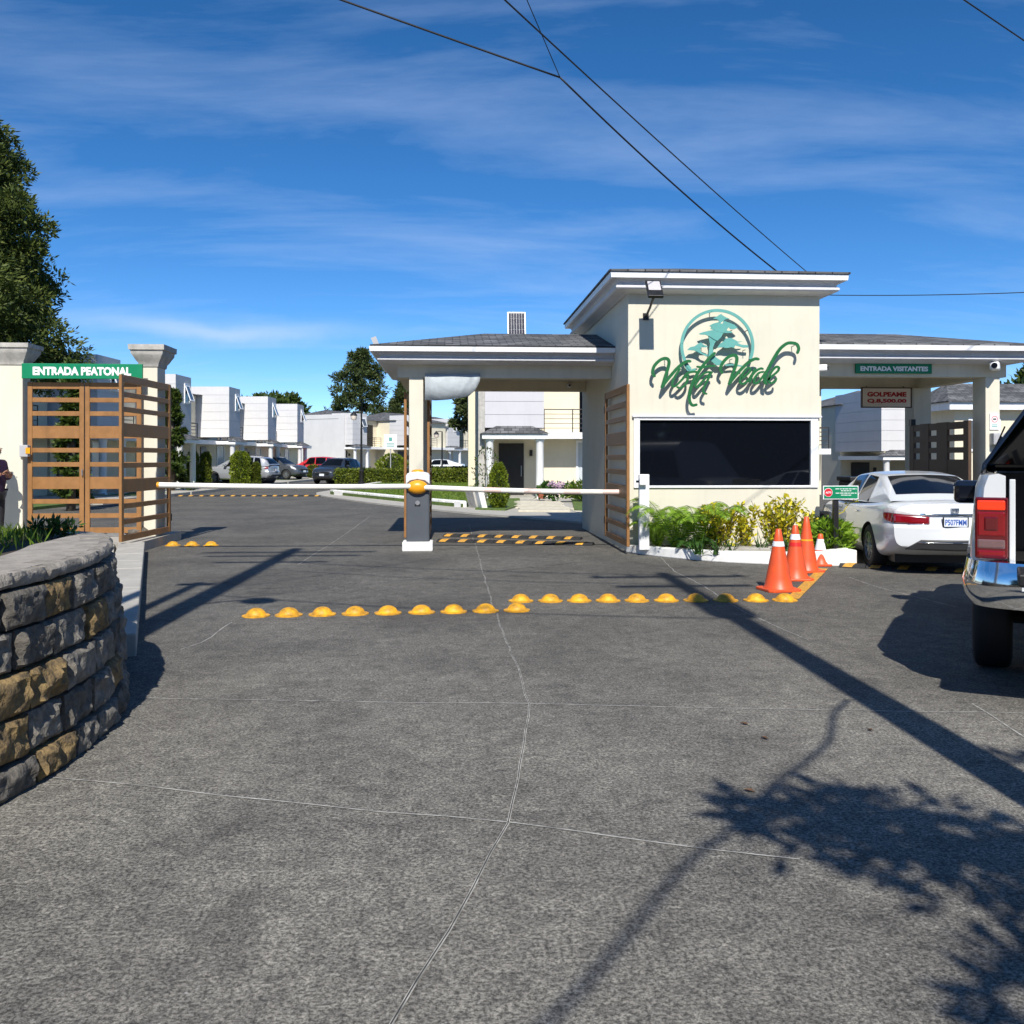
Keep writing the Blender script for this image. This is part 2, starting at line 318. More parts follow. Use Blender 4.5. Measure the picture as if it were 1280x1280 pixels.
# ------------------------------------------------------------------ mesh and object helpers
class MB:
    def __init__(s, o=(0, 0, 0)): s.v = []; s.f = []; s.o = Vector(o)
    def add(s, vs, fs):
        k = len(s.v); s.v += [tuple(p) for p in vs]; s.f += [tuple(i + k for i in f) for f in fs]; return s
    def box(s, x0, x1, y0, y1, z0, z1):
        return s.add([(x0, y0, z0), (x1, y0, z0), (x1, y1, z0), (x0, y1, z0), (x0, y0, z1), (x1, y0, z1), (x1, y1, z1), (x0, y1, z1)],
                     [(0, 3, 2, 1), (4, 5, 6, 7), (0, 1, 5, 4), (1, 2, 6, 5), (2, 3, 7, 6), (3, 0, 4, 7)])
    def rings(s, rs, close=True, cap0=True, cap1=True):
        n = len(rs[0]); vs = [p for r in rs for p in r]; fs = []
        for i in range(len(rs) - 1):
            for j in range(n if close else n - 1):
                a = i * n + j; b = i * n + (j + 1) % n
                fs.append((a, b, b + n, a + n))
        if cap0: fs.append(tuple(reversed(range(n))))
        if cap1: fs.append(tuple(range((len(rs) - 1) * n, len(rs) * n)))
        return s.add(vs, fs)
    def tube(s, pts, r, n=8, caps=True):
        pts = [Vector(p) for p in pts]; rs = []
        rad = r if hasattr(r, '__len__') else [r] * len(pts)
        up = None
        for i, p in enumerate(pts):
            d = (pts[min(i + 1, len(pts) - 1)] - pts[max(i - 1, 0)]).normalized()
            if up is None: up = Vector((0, 0, 1)) if abs(d.z) < 0.9 else Vector((1, 0, 0))
            a = d.cross(up).normalized(); up = a.cross(d).normalized()
            rs.append([p + (a * math.cos(2 * math.pi * k / n) + up * math.sin(2 * math.pi * k / n)) * rad[i] for k in range(n)])
        return s.rings(rs, True, caps, caps)
    def lathe(s, prof, n=16, c=(0, 0, 0), axis='z', caps=True):
        c = Vector(c); rs = []
        for r, h in prof:
            ring = []
            for k in range(n):
                a = 2 * math.pi * k / n; x, y = r * math.cos(a), r * math.sin(a)
                ring.append(c + (Vector((x, y, h)) if axis == 'z' else Vector((x, h, -y)) if axis == 'y' else Vector((h, x, y))))
            rs.append(ring)
        return s.rings(rs, True, caps, caps)
    def prism(s, poly, y0, y1):
        """polygon in x,z extruded along y (y0 is the front)"""
        n = len(poly)
        a = sum(poly[i][0] * poly[(i + 1) % n][1] - poly[(i + 1) % n][0] * poly[i][1] for i in range(n))
        if a < 0: poly = poly[::-1]
        vs = [(x, y0, z) for x, z in poly] + [(x, y1, z) for x, z in poly]
        fs = [tuple(range(n)), tuple(reversed(range(n, 2 * n)))] + [(i + n, (i + 1) % n + n, (i + 1) % n, i) for i in range(n)]
        return s.add(vs, fs)
    def slab(s, poly, z0, z1):
        """polygon in x,y extruded along z"""
        n = len(poly)
        a = sum(poly[i][0] * poly[(i + 1) % n][1] - poly[(i + 1) % n][0] * poly[i][1] for i in range(n))
        if a < 0: poly = poly[::-1]
        vs = [(x, y, z0) for x, y in poly] + [(x, y, z1) for x, y in poly]
        fs = [tuple(reversed(range(n))), tuple(range(n, 2 * n))] + [(i, (i + 1) % n, (i + 1) % n + n, i + n) for i in range(n)]
        return s.add(vs, fs)
    def xf(s, mtx):
        s.v = [tuple(mtx @ Vector(p)) for p in s.v]; return s
    def mesh(s, name):
        me = bpy.data.meshes.new(name)
        me.from_pydata([tuple(Vector(p) - s.o) for p in s.v], [], s.f); me.update(); return me
    def build(s, name, m, parent=None, smooth=None, bevel=0.0, seg=2):
        return obj(name, s.mesh(name), m, parent, smooth, bevel, seg)

def obj(name, me, m=None, parent=None, smooth=None, bevel=0.0, seg=2):
    if m is not None and not me.materials: me.materials.append(M[m])
    o = bpy.data.objects.new(name, me); COL.objects.link(o); o.parent = parent
    if smooth is not None:
        me.polygons.foreach_set('use_smooth', [True] * len(me.polygons))
        if smooth < 180: me.set_sharp_from_angle(angle=R(smooth))
    if bevel > 0:
        b = o.modifiers.new('bevel', 'BEVEL'); b.width = bevel; b.segments = seg; b.limit_method = 'ANGLE'; b.angle_limit = R(40)
    return o
def tag(o, label=None, cat=None, group=None, kind=None):
    if label: o['label'] = label
    if cat: o['category'] = cat
    if group: o['group'] = group
    if kind: o['kind'] = kind
    return o
def thing(name, label, cat, loc=(0, 0, 0), rotz=0.0, group=None):
    o = bpy.data.objects.new(name, None); COL.objects.link(o); o.location = loc; o.rotation_euler = (0, 0, rotz)
    o.empty_display_size = 0.2
    return tag(o, label, cat, group)
def copy_tree(o, parent=None):
    c = o.copy(); COL.objects.link(c); c.parent = parent
    for ch in list(o.children): copy_tree(ch, c)
    return c
def place(proto, used, label, loc, rotz):
    """first call uses the prototype itself, later ones a copy with copies of its parts"""
    t = proto if not used else copy_tree(proto)
    used.append(1)
    t.location = loc; t.rotation_euler = (0, 0, rotz); t['label'] = label
    return t
_fontcache = {}
def text(name, s, c, width, height, m, parent=None, bold=0.03, depth=0.004, o=(0, 0, 0), face='-y'):
    """letters on a plane that faces -y, centred on c and fitted to width x height"""
    key = (s, bold)
    if key not in _fontcache:
        cu = bpy.data.curves.new('lettering', 'FONT'); cu.body = s; cu.size = 1; cu.offset = bold; cu.extrude = 0.5
        cu.resolution_u = 3
        t = bpy.data.objects.new('lettering', cu); COL.objects.link(t)
        bpy.context.view_layer.update()
        me = bpy.data.meshes.new_from_object(t.evaluated_get(bpy.context.evaluated_depsgraph_get()))
        co = np.empty(len(me.vertices) * 3); me.vertices.foreach_get('co', co); co = co.reshape(-1, 3)
        fs = [tuple(p.vertices) for p in me.polygons]
        bpy.data.objects.remove(t); bpy.data.curves.remove(cu); bpy.data.meshes.remove(me)
        _fontcache[key] = (co, fs)
    co, fs = _fontcache[key]
    lo, hi = co.min(0), co.max(0)
    x = ((co[:, 0] - (lo[0] + hi[0]) / 2) / (hi[0] - lo[0])) * width
    z = ((co[:, 1] - (lo[1] + hi[1]) / 2) / (hi[1] - lo[1])) * height
    y = -(co[:, 2] - lo[2]) / (hi[2] - lo[2]) * depth
    mb = MB(o); mb.add(np.stack([x + c[0], y + c[1], z + c[2]], 1).tolist(), fs)
    return mb.build(name, m, parent)

def quads(name, V, m, parent=None):
    """fast mesh of loose quads, V: (n,4,3)"""
    n = len(V); me = bpy.data.meshes.new(name)
    me.vertices.add(n * 4); me.vertices.foreach_set('co', V.reshape(-1).astype(np.float32))
    me.loops.add(n * 4); me.loops.foreach_set('vertex_index', np.arange(n * 4, dtype=np.int32))
    me.polygons.add(n); me.polygons.foreach_set('loop_start', np.arange(0, n * 4, 4, dtype=np.int32))
    me.polygons.foreach_set('loop_total', np.full(n, 4, dtype=np.int32))
    me.update(); me.validate()
    return obj(name, me, m, parent)
def leaves(P, D, ln, wd, jit=0.5):
    """one leaf per point P along direction D (random where D is None): pointed quads"""
    n = len(P)
    if D is None: D = rng.normal(size=(n, 3))
    D = D + rng.normal(size=(n, 3)) * jit
    D /= np.linalg.norm(D, axis=1, keepdims=True) + 1e-9
    A = np.cross(D, rng.normal(size=(n, 3))); A /= np.linalg.norm(A, axis=1, keepdims=True) + 1e-9
    L = (ln * rng.uniform(0.6, 1.3, n))[:, None]; Wd = (wd * rng.uniform(0.6, 1.3, n))[:, None]
    return np.stack([P, P + D * L * 0.45 + A * Wd, P + D * L, P + D * L * 0.45 - A * Wd], 1)
# ================================================================== THE SETTING
tag(MB().add([(-1500, -1500, -0.06), (1500, -1500, -0.06), (1500, 1500, -0.06), (-1500, 1500, -0.06)], [(0, 1, 2, 3)]).build('ground', 'lawn'), kind='structure')
road = tag(MB().add([(-40, -40, 0), (45, -40, 0), (45, 140, 0), (-40, 140, 0)], [(0, 1, 2, 3)]).build('road', 'paving'), kind='structure')
mat('joint_pale', (0.40, 0.39, 0.36), 0.9, 0.4, 9, detail=8, tint=(0.20, 0.195, 0.18))
mat('joint_dark', (0.03, 0.03, 0.03), 0.9, 0.3, 30)
def strip(pts, w, z):
    mb = MB(); L = []; Rr = []
    for i, p in enumerate(pts):
        d = (pts[min(i + 1, len(pts) - 1)] - pts[max(i - 1, 0)]); d.z = 0; d.normalize(); n = Vector((-d.y, d.x, 0))
        L.append(p + n * w / 2); Rr.append(p - n * w / 2)
    n = len(pts)
    vs = [Vector((p.x, p.y, z)) for p in L + Rr]
    return mb.add(vs, [(i + n, i + 1 + n, i + 1, i) for i in range(n - 1)])
def wobble(pts, amp=0.012, step=0.25):
    out = []
    for a, b in zip(pts[:-1], pts[1:]):
        k = max(1, int((b - a).length / step))
        for i in range(k):
            p = a.lerp(b, i / k)
            if out: p = p + Vector((random.uniform(-amp, amp), random.uniform(-amp, amp), 0))
            out.append(p)
    return out + [pts[-1]]
JOINTS = [[(478, 1300), (560, 1163), (638, 1030), (652, 955), (660, 880), (652, 845), (630, 795), (612, 745), (597, 690), (586, 655)],
          [(60, 972), (160, 982), (400, 1008), (640, 1030), (780, 1048), (1000, 1075)],
          [(185, 873), (400, 877), (660, 880), (900, 886), (1285, 892)],
          [(226, 812), (252, 804), (290, 778)], [(372, 706), (420, 676), (462, 646)],
          [(826, 697), (843, 714), (880, 733), (930, 765), (1010, 800)], [(1215, 880), (1285, 925)], [(168, 682), (330, 681), (500, 679)],
          [(1062, 722), (1100, 735), (1200, 760)]]
for j in JOINTS:
    pts = wobble([ground(*p) for p in j])
    a = strip(pts, 0.013 if j is JOINTS[0] else 0.010, 0.004).build('joint', 'joint_pale', road)
    if j is JOINTS[0]: strip(pts, 0.0045, 0.006).build('groove', 'joint_dark', a)
# painted yellow line between the lanes
yl = strip(wobble([ground(991, 749), ground(1009, 731), ground(1029, 711)], 0.004), 0.14, 0.008).build('painted_line', 'yellow_paint', road)

# ---- pavement on the pedestrian side, its pale kerb
side = MB().slab([(-2.95, 8.25), (-5.80, 16.7), (-5.42, 16.9), (-5.42, 19.4), (-14, 19.4), (-14, 8.2)], -0.02, 0.17)
tag(side.build('pavement', 'concrete'), kind='structure')
kerb = thing('kerb', 'pale concrete kerb beside the stone wall', 'kerb', (-4, 12.5, 0)); kerb['kind'] = 'structure'
del kerb['category']
ka, kb = Vector((-2.60, 8.0, 0)), Vector((-5.30, 16.75, 0))
kd = (kb - ka).normalized(); kn = Vector((-kd.y, kd.x, 0)); nseg = 9
for i in range(nseg):
    p = ka.lerp(kb, i / nseg) + kd * 0.008; q = ka.lerp(kb, (i + 1) / nseg) - kd * 0.008
    dz = random.uniform(-0.006, 0.006)
    MB((-4, 12.5, 0)).slab([p.xy[:], q.xy[:], (q + kn * 0.42).xy[:], (p + kn * 0.42).xy[:]], -0.02, 0.185 + dz).build('kerb_stone', 'concrete', kerb, bevel=0.015)

# ---- terrace held by the block wall
CURVE = [(-4.6, -1.2), (-3.75, 0.8), (-3.05, 2.3), (-2.50, 3.5), (-2.17, 4.5), (-2.06, 5.2), (-2.07, 5.85), (-2.18, 6.45), (-2.34, 6.95), (-2.56, 7.45), (-2.90, 7.78), (-3.5, 7.93), (-4.5, 7.98), (-6.5, 8.0), (-9.5, 8.0)]
def spline(pts, n=14):
    out = []
    P = [Vector(p) for p in pts]; P = [P[0] * 2 - P[1]] + P + [P[-1] * 2 - P[-2]]
    for i in range(1, len(P) - 2):
        for k in range(n):
            t = k / n
            out.append(0.5 * ((2 * P[i]) + (P[i + 1] - P[i - 1]) * t + (2 * P[i - 1] - 5 * P[i] + 4 * P[i + 1] - P[i + 2]) * t * t + (3 * P[i] - P[i - 1] - 3 * P[i + 1] + P[i + 2]) * t ** 3))
    return out + [P[-2]]
CP = spline(CURVE); CL = [0.0]
for a, b in zip(CP[:-1], CP[1:]): CL.append(CL[-1] + (b - a).length)
def on_curve(s, off=0.0):
    s = min(max(s, 0), CL[-1] - 1e-4)
    i = int(np.searchsorted(CL, s, side='right')) - 1
    t = (s - CL[i]) / (CL[i + 1] - CL[i]); p = CP[i].lerp(CP[i + 1], t); d = (CP[i + 1] - CP[i]).normalized()
    n = Vector((d.y, -d.x))            # outwards, towards the road
    return p - n * off, n, d
TOPZ = 1.075
inner = [on_curve(s, 0.18)[0][:] for s in np.linspace(0.2, CL[-1] - 0.1, 90)]
tag(MB().slab(inner + [(-9.5, -1.2)], 0.1, TOPZ - 0.03).build('terrace', 'soil'), kind='structure')
band_o = [on_curve(s, 0.17) for s in np.linspace(0.3, CL[-1] - 0.2, 110)]
tp = MB(); ring_a = [p[0][:] for p in band_o]; ring_b = [(p[0] - p[1] * (0.42 if p[0].y < 6.6 else max(0.10, 0.42 - (p[0].y - 6.6) * 0.32)))[:] for p in band_o]
tp.rings([[(a[0], a[1], TOPZ - 0.06), (a[0], a[1], TOPZ - 0.004), (b[0], b[1], TOPZ - 0.004), (b[0], b[1], TOPZ - 0.06)] for a, b in zip(ring_a, ring_b)])
tag(tp.build('footpath', 'terrace_concrete', None, smooth=30), kind='structure')
rw = thing('retaining_wall', 'curved retaining wall of rough grey and ochre stone blocks', 'wall', (-3.2, 5.0, 0))
def rock_block(w, h, dpt, seed, rough=0.022, nx=14, nz=9):
    """split-face block: front at y=0 looking to -y, x 0..w, z 0..h"""
    vs = []; off = Vector((seed * 13.7, seed * 7.1, seed * 3.3))
    for j in range(nz + 1):
        for i in range(nx + 1):
            x = w * i / nx; z = h * j / nz
            ex = min(i, nx - i) / nx; ez = min(j, nz - j) / nz
            edge = min(1.0, min(ex * w, ez * h) / 0.022)
            pn = noise.fractal(Vector((x * 11, z * 11, 0)) + off, 0.75, 2.2, 6) * rough * 1.35
            cr_ = noise.noise(Vector((x * 4.2, z * 4.2, 4)) + off) * rough * 0.8
            y = 0.006 - (0.022 * edge + (pn + cr_) * (0.25 + 0.75 * edge))
            jx = noise.noise(Vector((z * 9, 0.3, seed))) * 0.010 * (1 if 0 < i < nx else 0.6)
            jz = noise.noise(Vector((x * 8, 5.3, seed))) * 0.009
            vs.append((x + jx, y, z + jz))
    fs = [(j * (nx + 1) + i, j * (nx + 1) + i + 1, (j + 1) * (nx + 1) + i + 1, (j + 1) * (nx + 1) + i) for j in range(nz) for i in range(nx)]
    n0 = len(vs)
    border = [(i, 0) for i in range(nx + 1)] + [(nx, j) for j in range(1, nz + 1)] + [(i, nz) for i in range(nx - 1, -1, -1)] + [(0, j) for j in range(nz - 1, 0, -1)]
    idx = [j * (nx + 1) + i for i, j in border]
    back = []
    for k in idx:
        x, y, z = vs[k]; back.append((x, dpt, z))
    vs += back; nb = len(idx)
    fs += [(idx[k], n0 + k, n0 + (k + 1) % nb, idx[(k + 1) % nb]) for k in range(nb)]
    fs.append(tuple(reversed(range(n0, n0 + nb))))
    return vs, fs
COURSES = [(0.0, 0.165), (0.165, 0.21), (0.375, 0.21), (0.585, 0.21), (0.795, 0.20)]
bi = 0
for ci, (z0, h) in enumerate(COURSES):
    s = 2.6 + (0.11 + 0.19 * (ci % 2)) + random.uniform(-0.04, 0.04)
    off = 0.022 * ci
    while s < CL[-1] - 2.2:
        w = random.uniform(0.30, 0.48)
        p, n, d = on_curve(s + w / 2, off + random.uniform(-0.014, 0.014))
        vs, fs = rock_block(w - 0.034, h - 0.016, 0.22, bi, rough=0.020 + 0.008 * random.random())
        ax = d; ay = -n
        mb = MB((-3.2, 5.0, 0))
        for x, y, z in vs: mb.v.append((p.x + ax.x * (x - w / 2) + ay.x * y, p.y + ax.y * (x - w / 2) + ay.y * y, z0 + z))
        mb.f = [tuple(f) for f in fs]
        r_ = random.random()
        mb.build('stone_block', 'stone_ochre' if r_ < 0.17 else ('stone_dark' if r_ < 0.45 else 'stone_grey'), rw, smooth=42)
        s += w; bi += 1
# backing in the joints
bk = MB((-3.2, 5.0, 0)); bpts = [on_curve(s, 0.17) for s in np.linspace(2.4, CL[-1] - 2.0, 70)]
bk.rings([[(p.x, p.y, 0), (p.x - n.x * 0.04, p.y - n.y * 0.04, 0), (p.x - n.x * 0.05, p.y - n.y * 0.05, 0.96), (p.x, p.y, 0.96)] for p, n, d in bpts])
bk.build('backing', 'stone_dark', rw)
s = 2.6
while s < CL[-1] - 2.2:
    w = random.uniform(0.22, 0.5); p, n, d = on_curve(s + w / 2, 0.10)
    vs, fs = rock_block(w - 0.008, 0.074, 0.20, bi + 500, rough=0.016, nx=10, nz=4)
    mb = MB((-3.2, 5.0, 0))
    for x, y, z in vs: mb.v.append((p.x + d.x * (x - w / 2) - n.x * y, p.y + d.y * (x - w / 2) - n.y * y, 0.997 + z))
    mb.f = [tuple(f) for f in fs]
    mb.build('cap_stone', 'stone_cap', rw, smooth=42); s += w; bi += 1

# ---- raised island inside: concrete apron, white kerb, lawn
apr = [W(-9.2, 44), W(-8.6, 41.2), W(-7.6, 39), W(-5.4, 34.5), W(-3.2, 30.6), W(-1.2, 27.6), W(0.5, 25.4), W(1.9, 23.4), W(3.2, 22.6), W(3.6, 50), W(-9, 60)]
tag(MB().slab([p.xy[:] for p in apr], -0.02, 0.05).build('apron', 'concrete'), kind='structure')
isl = spline([W(-7.9, 58).xy, W(-8.3, 46).xy, W(-8.2, 42.2).xy, W(-7.3, 40.4).xy, W(-5.2, 36.6).xy, W(-3.4, 33.4).xy, W(-2.3, 31.6).xy, W(-1.65, 30.6).xy], 8)
ik = thing('kerb', None, None, (-2, 35, 0)); ik['kind'] = 'structure'
for a, b in zip(isl[0:-1:4], isl[4::4]):
    d = (b - a).normalized(); n = Vector((-d.y, d.x)); a2 = a + d * 0.01; b2 = b - d * 0.01
    MB((-2, 35, 0)).slab([a2[:], b2[:], (b2 + n * 0.22)[:], (a2 + n * 0.22)[:]], 0, 0.26).build('kerb_stone', 'white_kerb', ik, bevel=0.04)
lp = [p[:] for p in isl] + [W(-1.2, 31).xy[:], W(-1.2, 58).xy[:]]
tag(MB().slab(lp, 0.0, 0.17).build('lawn', 'lawn'), kind='structure')
tag(MB().slab([W(-1.15, 29.2).xy[:], W(-0.2, 28.6).xy[:], W(0.3, 31.5).xy[:], W(0.3, 37).xy[:], W(-1.15, 37).xy[:]], 0, 0.09).build('lawn', 'lawn'), kind='structure')
tag(MB().slab([W(1.9, 28.6).xy[:], W(3.0, 26.4).xy[:], W(4.5, 26.4).xy[:], W(4.5, 36).xy[:], W(2.3, 36).xy[:]], 0, 0.09).build('lawn', 'lawn'), kind='structure')
# front gardens of the row on the far side of the street
tag(MB().slab([W(-15.2, 36).xy[:], W(-14.6, 36).xy[:], W(-14.6, 95).xy[:], W(-15.2, 95).xy[:]], 0, 0.13).build('kerb', 'concrete'), kind='structure')
tag(MB().slab([W(-26, 25).xy[:], W(-15.22, 25).xy[:], W(-15.22, 96).xy[:], W(-26, 96).xy[:]], 0, 0.10).build('garden', 'lawn'), kind='structure')
for k in range(-1, 6):
    v0 = 39.5 + 9.2 * k + 3.0
    tag(MB().slab([W(-19.5, v0).xy[:], W(-14.55, v0).xy[:], W(-14.55, v0 + 4.6).xy[:], W(-19.5, v0 + 4.6).xy[:]], 0, 0.14).build('driveway', 'concrete'), kind='structure')
# stepping slabs from the street to the door of the middle house
sp = thing('stepping_path', 'pale paving slabs leading to the dark front door', 'path', W(1.0, 28)); sp['kind'] = 'structure'
for i in range(7):
    a = W(0.35 + 0.02 * i, 28.0 + i * 0.95); t_ = sp.location
    MB(t_).slab([W(0.15 + random.uniform(-.1, .1), 28.0 + i * 0.95).xy[:], W(1.75 + random.uniform(-.1, .1), 27.9 + i * 0.95).xy[:], W(1.75, 28.6 + i * 0.95).xy[:], W(0.2, 28.65 + i * 0.95).xy[:]], 0, 0.10).build('paving_slab', 'paver', sp, bevel=0.02)
for i in range(5):
    MB(sp.location).slab([W(1.95 - i * .03, 26.2 + i * 0.8).xy[:], W(2.75 - i * .06, 26.1 + i * 0.8).xy[:], W(2.7 - i * .06, 26.75 + i * 0.8).xy[:], W(1.9 - i * .03, 26.8 + i * 0.8).xy[:]], 0, 0.075).build('paving_slab', 'paver', sp, bevel=0.02)

# ================================================================== GATEHOUSE
G0 = (4.87, 16.3, 0)
gh = thing('gatehouse', 'cream gatehouse tower with a canopy over the lane on either side', 'gatehouse', G0)
def rrings(mb, prof, x0, x1, y0, y1, m=(1, 1, 1, 1), cap0=False, cap1=False):
    """mouldings: profile of (offset, z) swept round a rectangle; m masks left,right,front,back"""
    rs = [[(x0 - o * m[0], y0 - o * m[2], z), (x1 + o * m[1], y0 - o * m[2], z), (x1 + o * m[1], y1 + o * m[3], z), (x0 - o * m[0], y1 + o * m[3], z)] for o, z in prof]
    return mb.rings(rs, True, cap0, cap1)
def hip(mb, x0, x1, y0, y1, z0, rx0, rx1, ry, rz, drop=0.03):
    vs = [(x0, y0, z0), (x1, y0, z0), (x1, y1, z0), (x0, y1, z0), (rx0, ry, rz), (rx1, ry, rz)]
    fs = [(0, 1, 5, 4), (1, 2, 5), (2, 3, 4, 5), (3, 0, 4)]
    mb.add(vs, fs); k = [(x, y, z - drop) for x, y, z in vs[:4]]
    return mb.add(vs[:4] + k, [(4, 5, 1, 0), (5, 6, 2, 1), (6, 7, 3, 2), (7, 4, 0, 3), (7, 6, 5, 4)])
TX0, TX1, TY0, TY1 = 3.15, 6.60, 16.3, 22.0
# tower walls with the opening of the guard window
wa, wb_ = at(792, 521, TY0), at(1022, 608, TY0)
WX0, WX1, WZ1, WZ0 = wa.x + 0.02, wb_.x - 0.02, wa.z - 0.01, wb_.z
tw = MB(G0); t_ = 0.18
tw.box(TX0, WX0, TY0, TY0 + t_, 0, 4.56); tw.box(WX1, TX1, TY0, TY0 + t_, 0, 4.56)
tw.box(WX0, WX1, TY0, TY0 + t_, 0, WZ0); tw.box(WX0, WX1, TY0, TY0 + t_, WZ1, 4.56)
tw.build('front_wall', 'cream', gh)
MB(G0).box(TX0 + 0.002, TX0 + t_, TY0 + t_, TY1, 0, 4.555).build('side_wall', 'cream', gh)
MB(G0).box(TX1 - t_, TX1 - 0.002, TY0 + t_, TY1, 0, 4.555).build('side_wall', 'cream', gh)
MB(G0).box(TX0 + t_, TX1 - t_, TY1 - t_, TY1 - 0.002, 0, 4.555).build('back_wall', 'cream', gh)
win = MB(G0); fw = 0.085
win.box(WX0 - 0.02, WX0 + fw, TY0 - 0.035, TY0 + 0.10, WZ0 - 0.02, WZ1); win.box(WX1 - fw - 0.03, WX1 + 0.02, TY0 - 0.035, TY0 + 0.10, WZ0 - 0.02, WZ1)
win.box(WX0 + fw, WX1 - fw - 0.03, TY0 - 0.033, TY0 + 0.10, WZ1 - 0.05, WZ1); win.box(WX0 + fw, WX1 - fw - 0.03, TY0 - 0.033, TY0 + 0.10, WZ0 - 0.02, WZ0 + 0.02)
w_o = win.build('window', 'fascia', gh, bevel=0.006)
MB(G0).box(WX0 + fw - 0.01, WX1 - fw - 0.02, TY0 + 0.02, TY0 + 0.05, WZ0 + 0.01, WZ1 - 0.045).build('pane', 'dark_glass', w_o)
MB(G0).box(WX0 - 0.05, WX1 + 0.08, TY0 - 0.06, TY0 - 0.002, WZ1, WZ1 + 0.035).build('drip_ledge', 'cornice', w_o, bevel=0.006)
PROF = [(0.0, 0.0), (0.05, 0.0), (0.09, 0.022), (0.17, 0.028), (0.235, 0.042), (0.262, 0.068), (0.262, 0.098), (0.238, 0.120), (0.222, 0.130), (0.222, 0.165), (0.25, 0.205), (0.29, 0.221), (0.345, 0.222)]
def cornice(name, x0, x1, y0, y1, z0, m, sc=1.0, h=1.0):
    c = rrings(MB(G0), [(o * sc, z0 + z * h) for o, z in PROF] + [(0.0, z0 + 0.222 * h)], x0, x1, y0, y1, m).build('cornice', 'cornice', gh, smooth=28)
    o = 0.345 * sc
    rrings(MB(G0), [(o - 0.02, z0 + 0.221 * h), (o + 0.02, z0 + 0.221 * h), (o + 0.03, z0 + 0.315 * h), (o - 0.02, z0 + 0.318 * h)], x0, x1, y0, y1, m).build('fascia', 'fascia', c)
    return z0 + 0.32 * h
ez = cornice('tower', TX0, TX1, TY0, TY1, 4.545, (1, 1, 1, 1))
hip(MB(G0), TX0 - 0.40, TX1 + 0.40, TY0 - 0.40, TY1 + 0.40, ez + 0.035, 4.75, 5.0, 19.2, 5.60).build('roof', 'shingle', gh)
def canopy(x0, x1, y0, y1, m, pillars, ridge, rx, roofx):
    zb, zt = 3.20, 3.45
    for nm, b in (('front', (x0, x1, y0, y0 + 0.28)), ('back', (x0, x1, y1 - 0.28, y1))):
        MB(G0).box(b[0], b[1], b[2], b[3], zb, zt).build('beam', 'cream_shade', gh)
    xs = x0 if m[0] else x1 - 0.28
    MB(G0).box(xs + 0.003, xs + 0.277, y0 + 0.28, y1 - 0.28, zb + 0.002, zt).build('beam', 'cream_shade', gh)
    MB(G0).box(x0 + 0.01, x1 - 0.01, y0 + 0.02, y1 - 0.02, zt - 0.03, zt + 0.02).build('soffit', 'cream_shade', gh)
    e = cornice('canopy', x0, x1, y0, y1, zt - 0.01, m, 1.36, 0.95)
    hip(MB(G0), *roofx, e + 0.03, rx[0], rx[1], (y0 + y1) / 2, ridge).build('roof', 'shingle', gh)
    for (a, b, c, d) in pillars:
        MB(G0).box(a, b, c, d, 0, zb).build('pillar', 'cream', gh, bevel=0.008)
canopy(-0.98, TX0 - 0.003, 18.02, 21.7, (1, 0, 1, 1), [(-0.76, -0.49, 18.03, 18.42), (-0.76, -0.49, 21.3, 21.66)], 4.30, (0.75, TX0 - 0.003), (-1.47, TX0 - 0.003, 17.57, 22.15))
canopy(TX1 + 0.003, 10.62, 17.2, 20.4, (0, 1, 1, 1), [(10.22, 10.50, 17.21, 17.66), (10.22, 10.62, 19.99, 20.39)], 4.22, (TX1 + 0.003, 9.2), (TX1 + 0.003, 11.07, 16.75, 20.85))

# ================================================================== GATES
def leaf(parent, x0, L, z0, z1, th=0.05, material='gate_brown', extra_stiles=0, stile=0.085):
    """one gate leaf in local x, standing on local y=0; three slots, wide board, three slots, wide board, three slots"""
    H = z1 - z0
    def board(nm, a, b, c, d, dy=0.0): MB().box(a, b, -th / 2 + dy, th / 2 - dy, c, d).build(nm, material, parent, bevel=0.004, seg=1)
    board('stile', x0, x0 + stile, z0, z1); board('stile', x0 + L - stile, x0 + L, z0, z1)
    edges = [0.0, 0.044, 0.101, 0.132, 0.191, 0.222, 0.289, 0.371, 0.434, 0.465, 0.528, 0.559, 0.626, 0.707, 0.773, 0.804, 0.868, 0.899, 0.962, 1.0]
    # from the top: rail, slot, rail ...; even intervals are timber
    for k in range(0, len(edges) - 1, 2):
        a, b = edges[k], edges[k + 1]
        board('rail' if b - a < 0.06 else 'wide_board', x0 + stile, x0 + L - stile, z1 - b * H, z1 - a * H, 0.006)
    for k in range(extra_stiles):
        c = x0 + L * (k + 1) / (extra_stiles + 1)
        board('stile', c - 0.05, c + 0.05, z0 + 0.06, z1 - 0.06, 0.004)
# pedestrian double gate
pg = thing('pedestrian_gate', 'closed brown slatted double gate under the pedestrian sign', 'gate', (-6.845, 18.15, 0))
leaf(pg, -1.04, 1.03, 0.24, 3.08); leaf(pg, 0.01, 1.03, 0.24, 3.08)
lb = MB().box(-1.13, -0.98, -0.16, -0.03, 1.68, 1.90).build('lock_box', 'box_grey', pg, bevel=0.01)
MB().box(-1.01, -0.93, -0.175, -0.165, 1.74, 1.85).build('keypad', 'amber', lb)
MB().tube([(-0.03, -0.06, 1.33), (-0.03, -0.06, 1.45)], 0.012).build('handle', 'steel', pg)
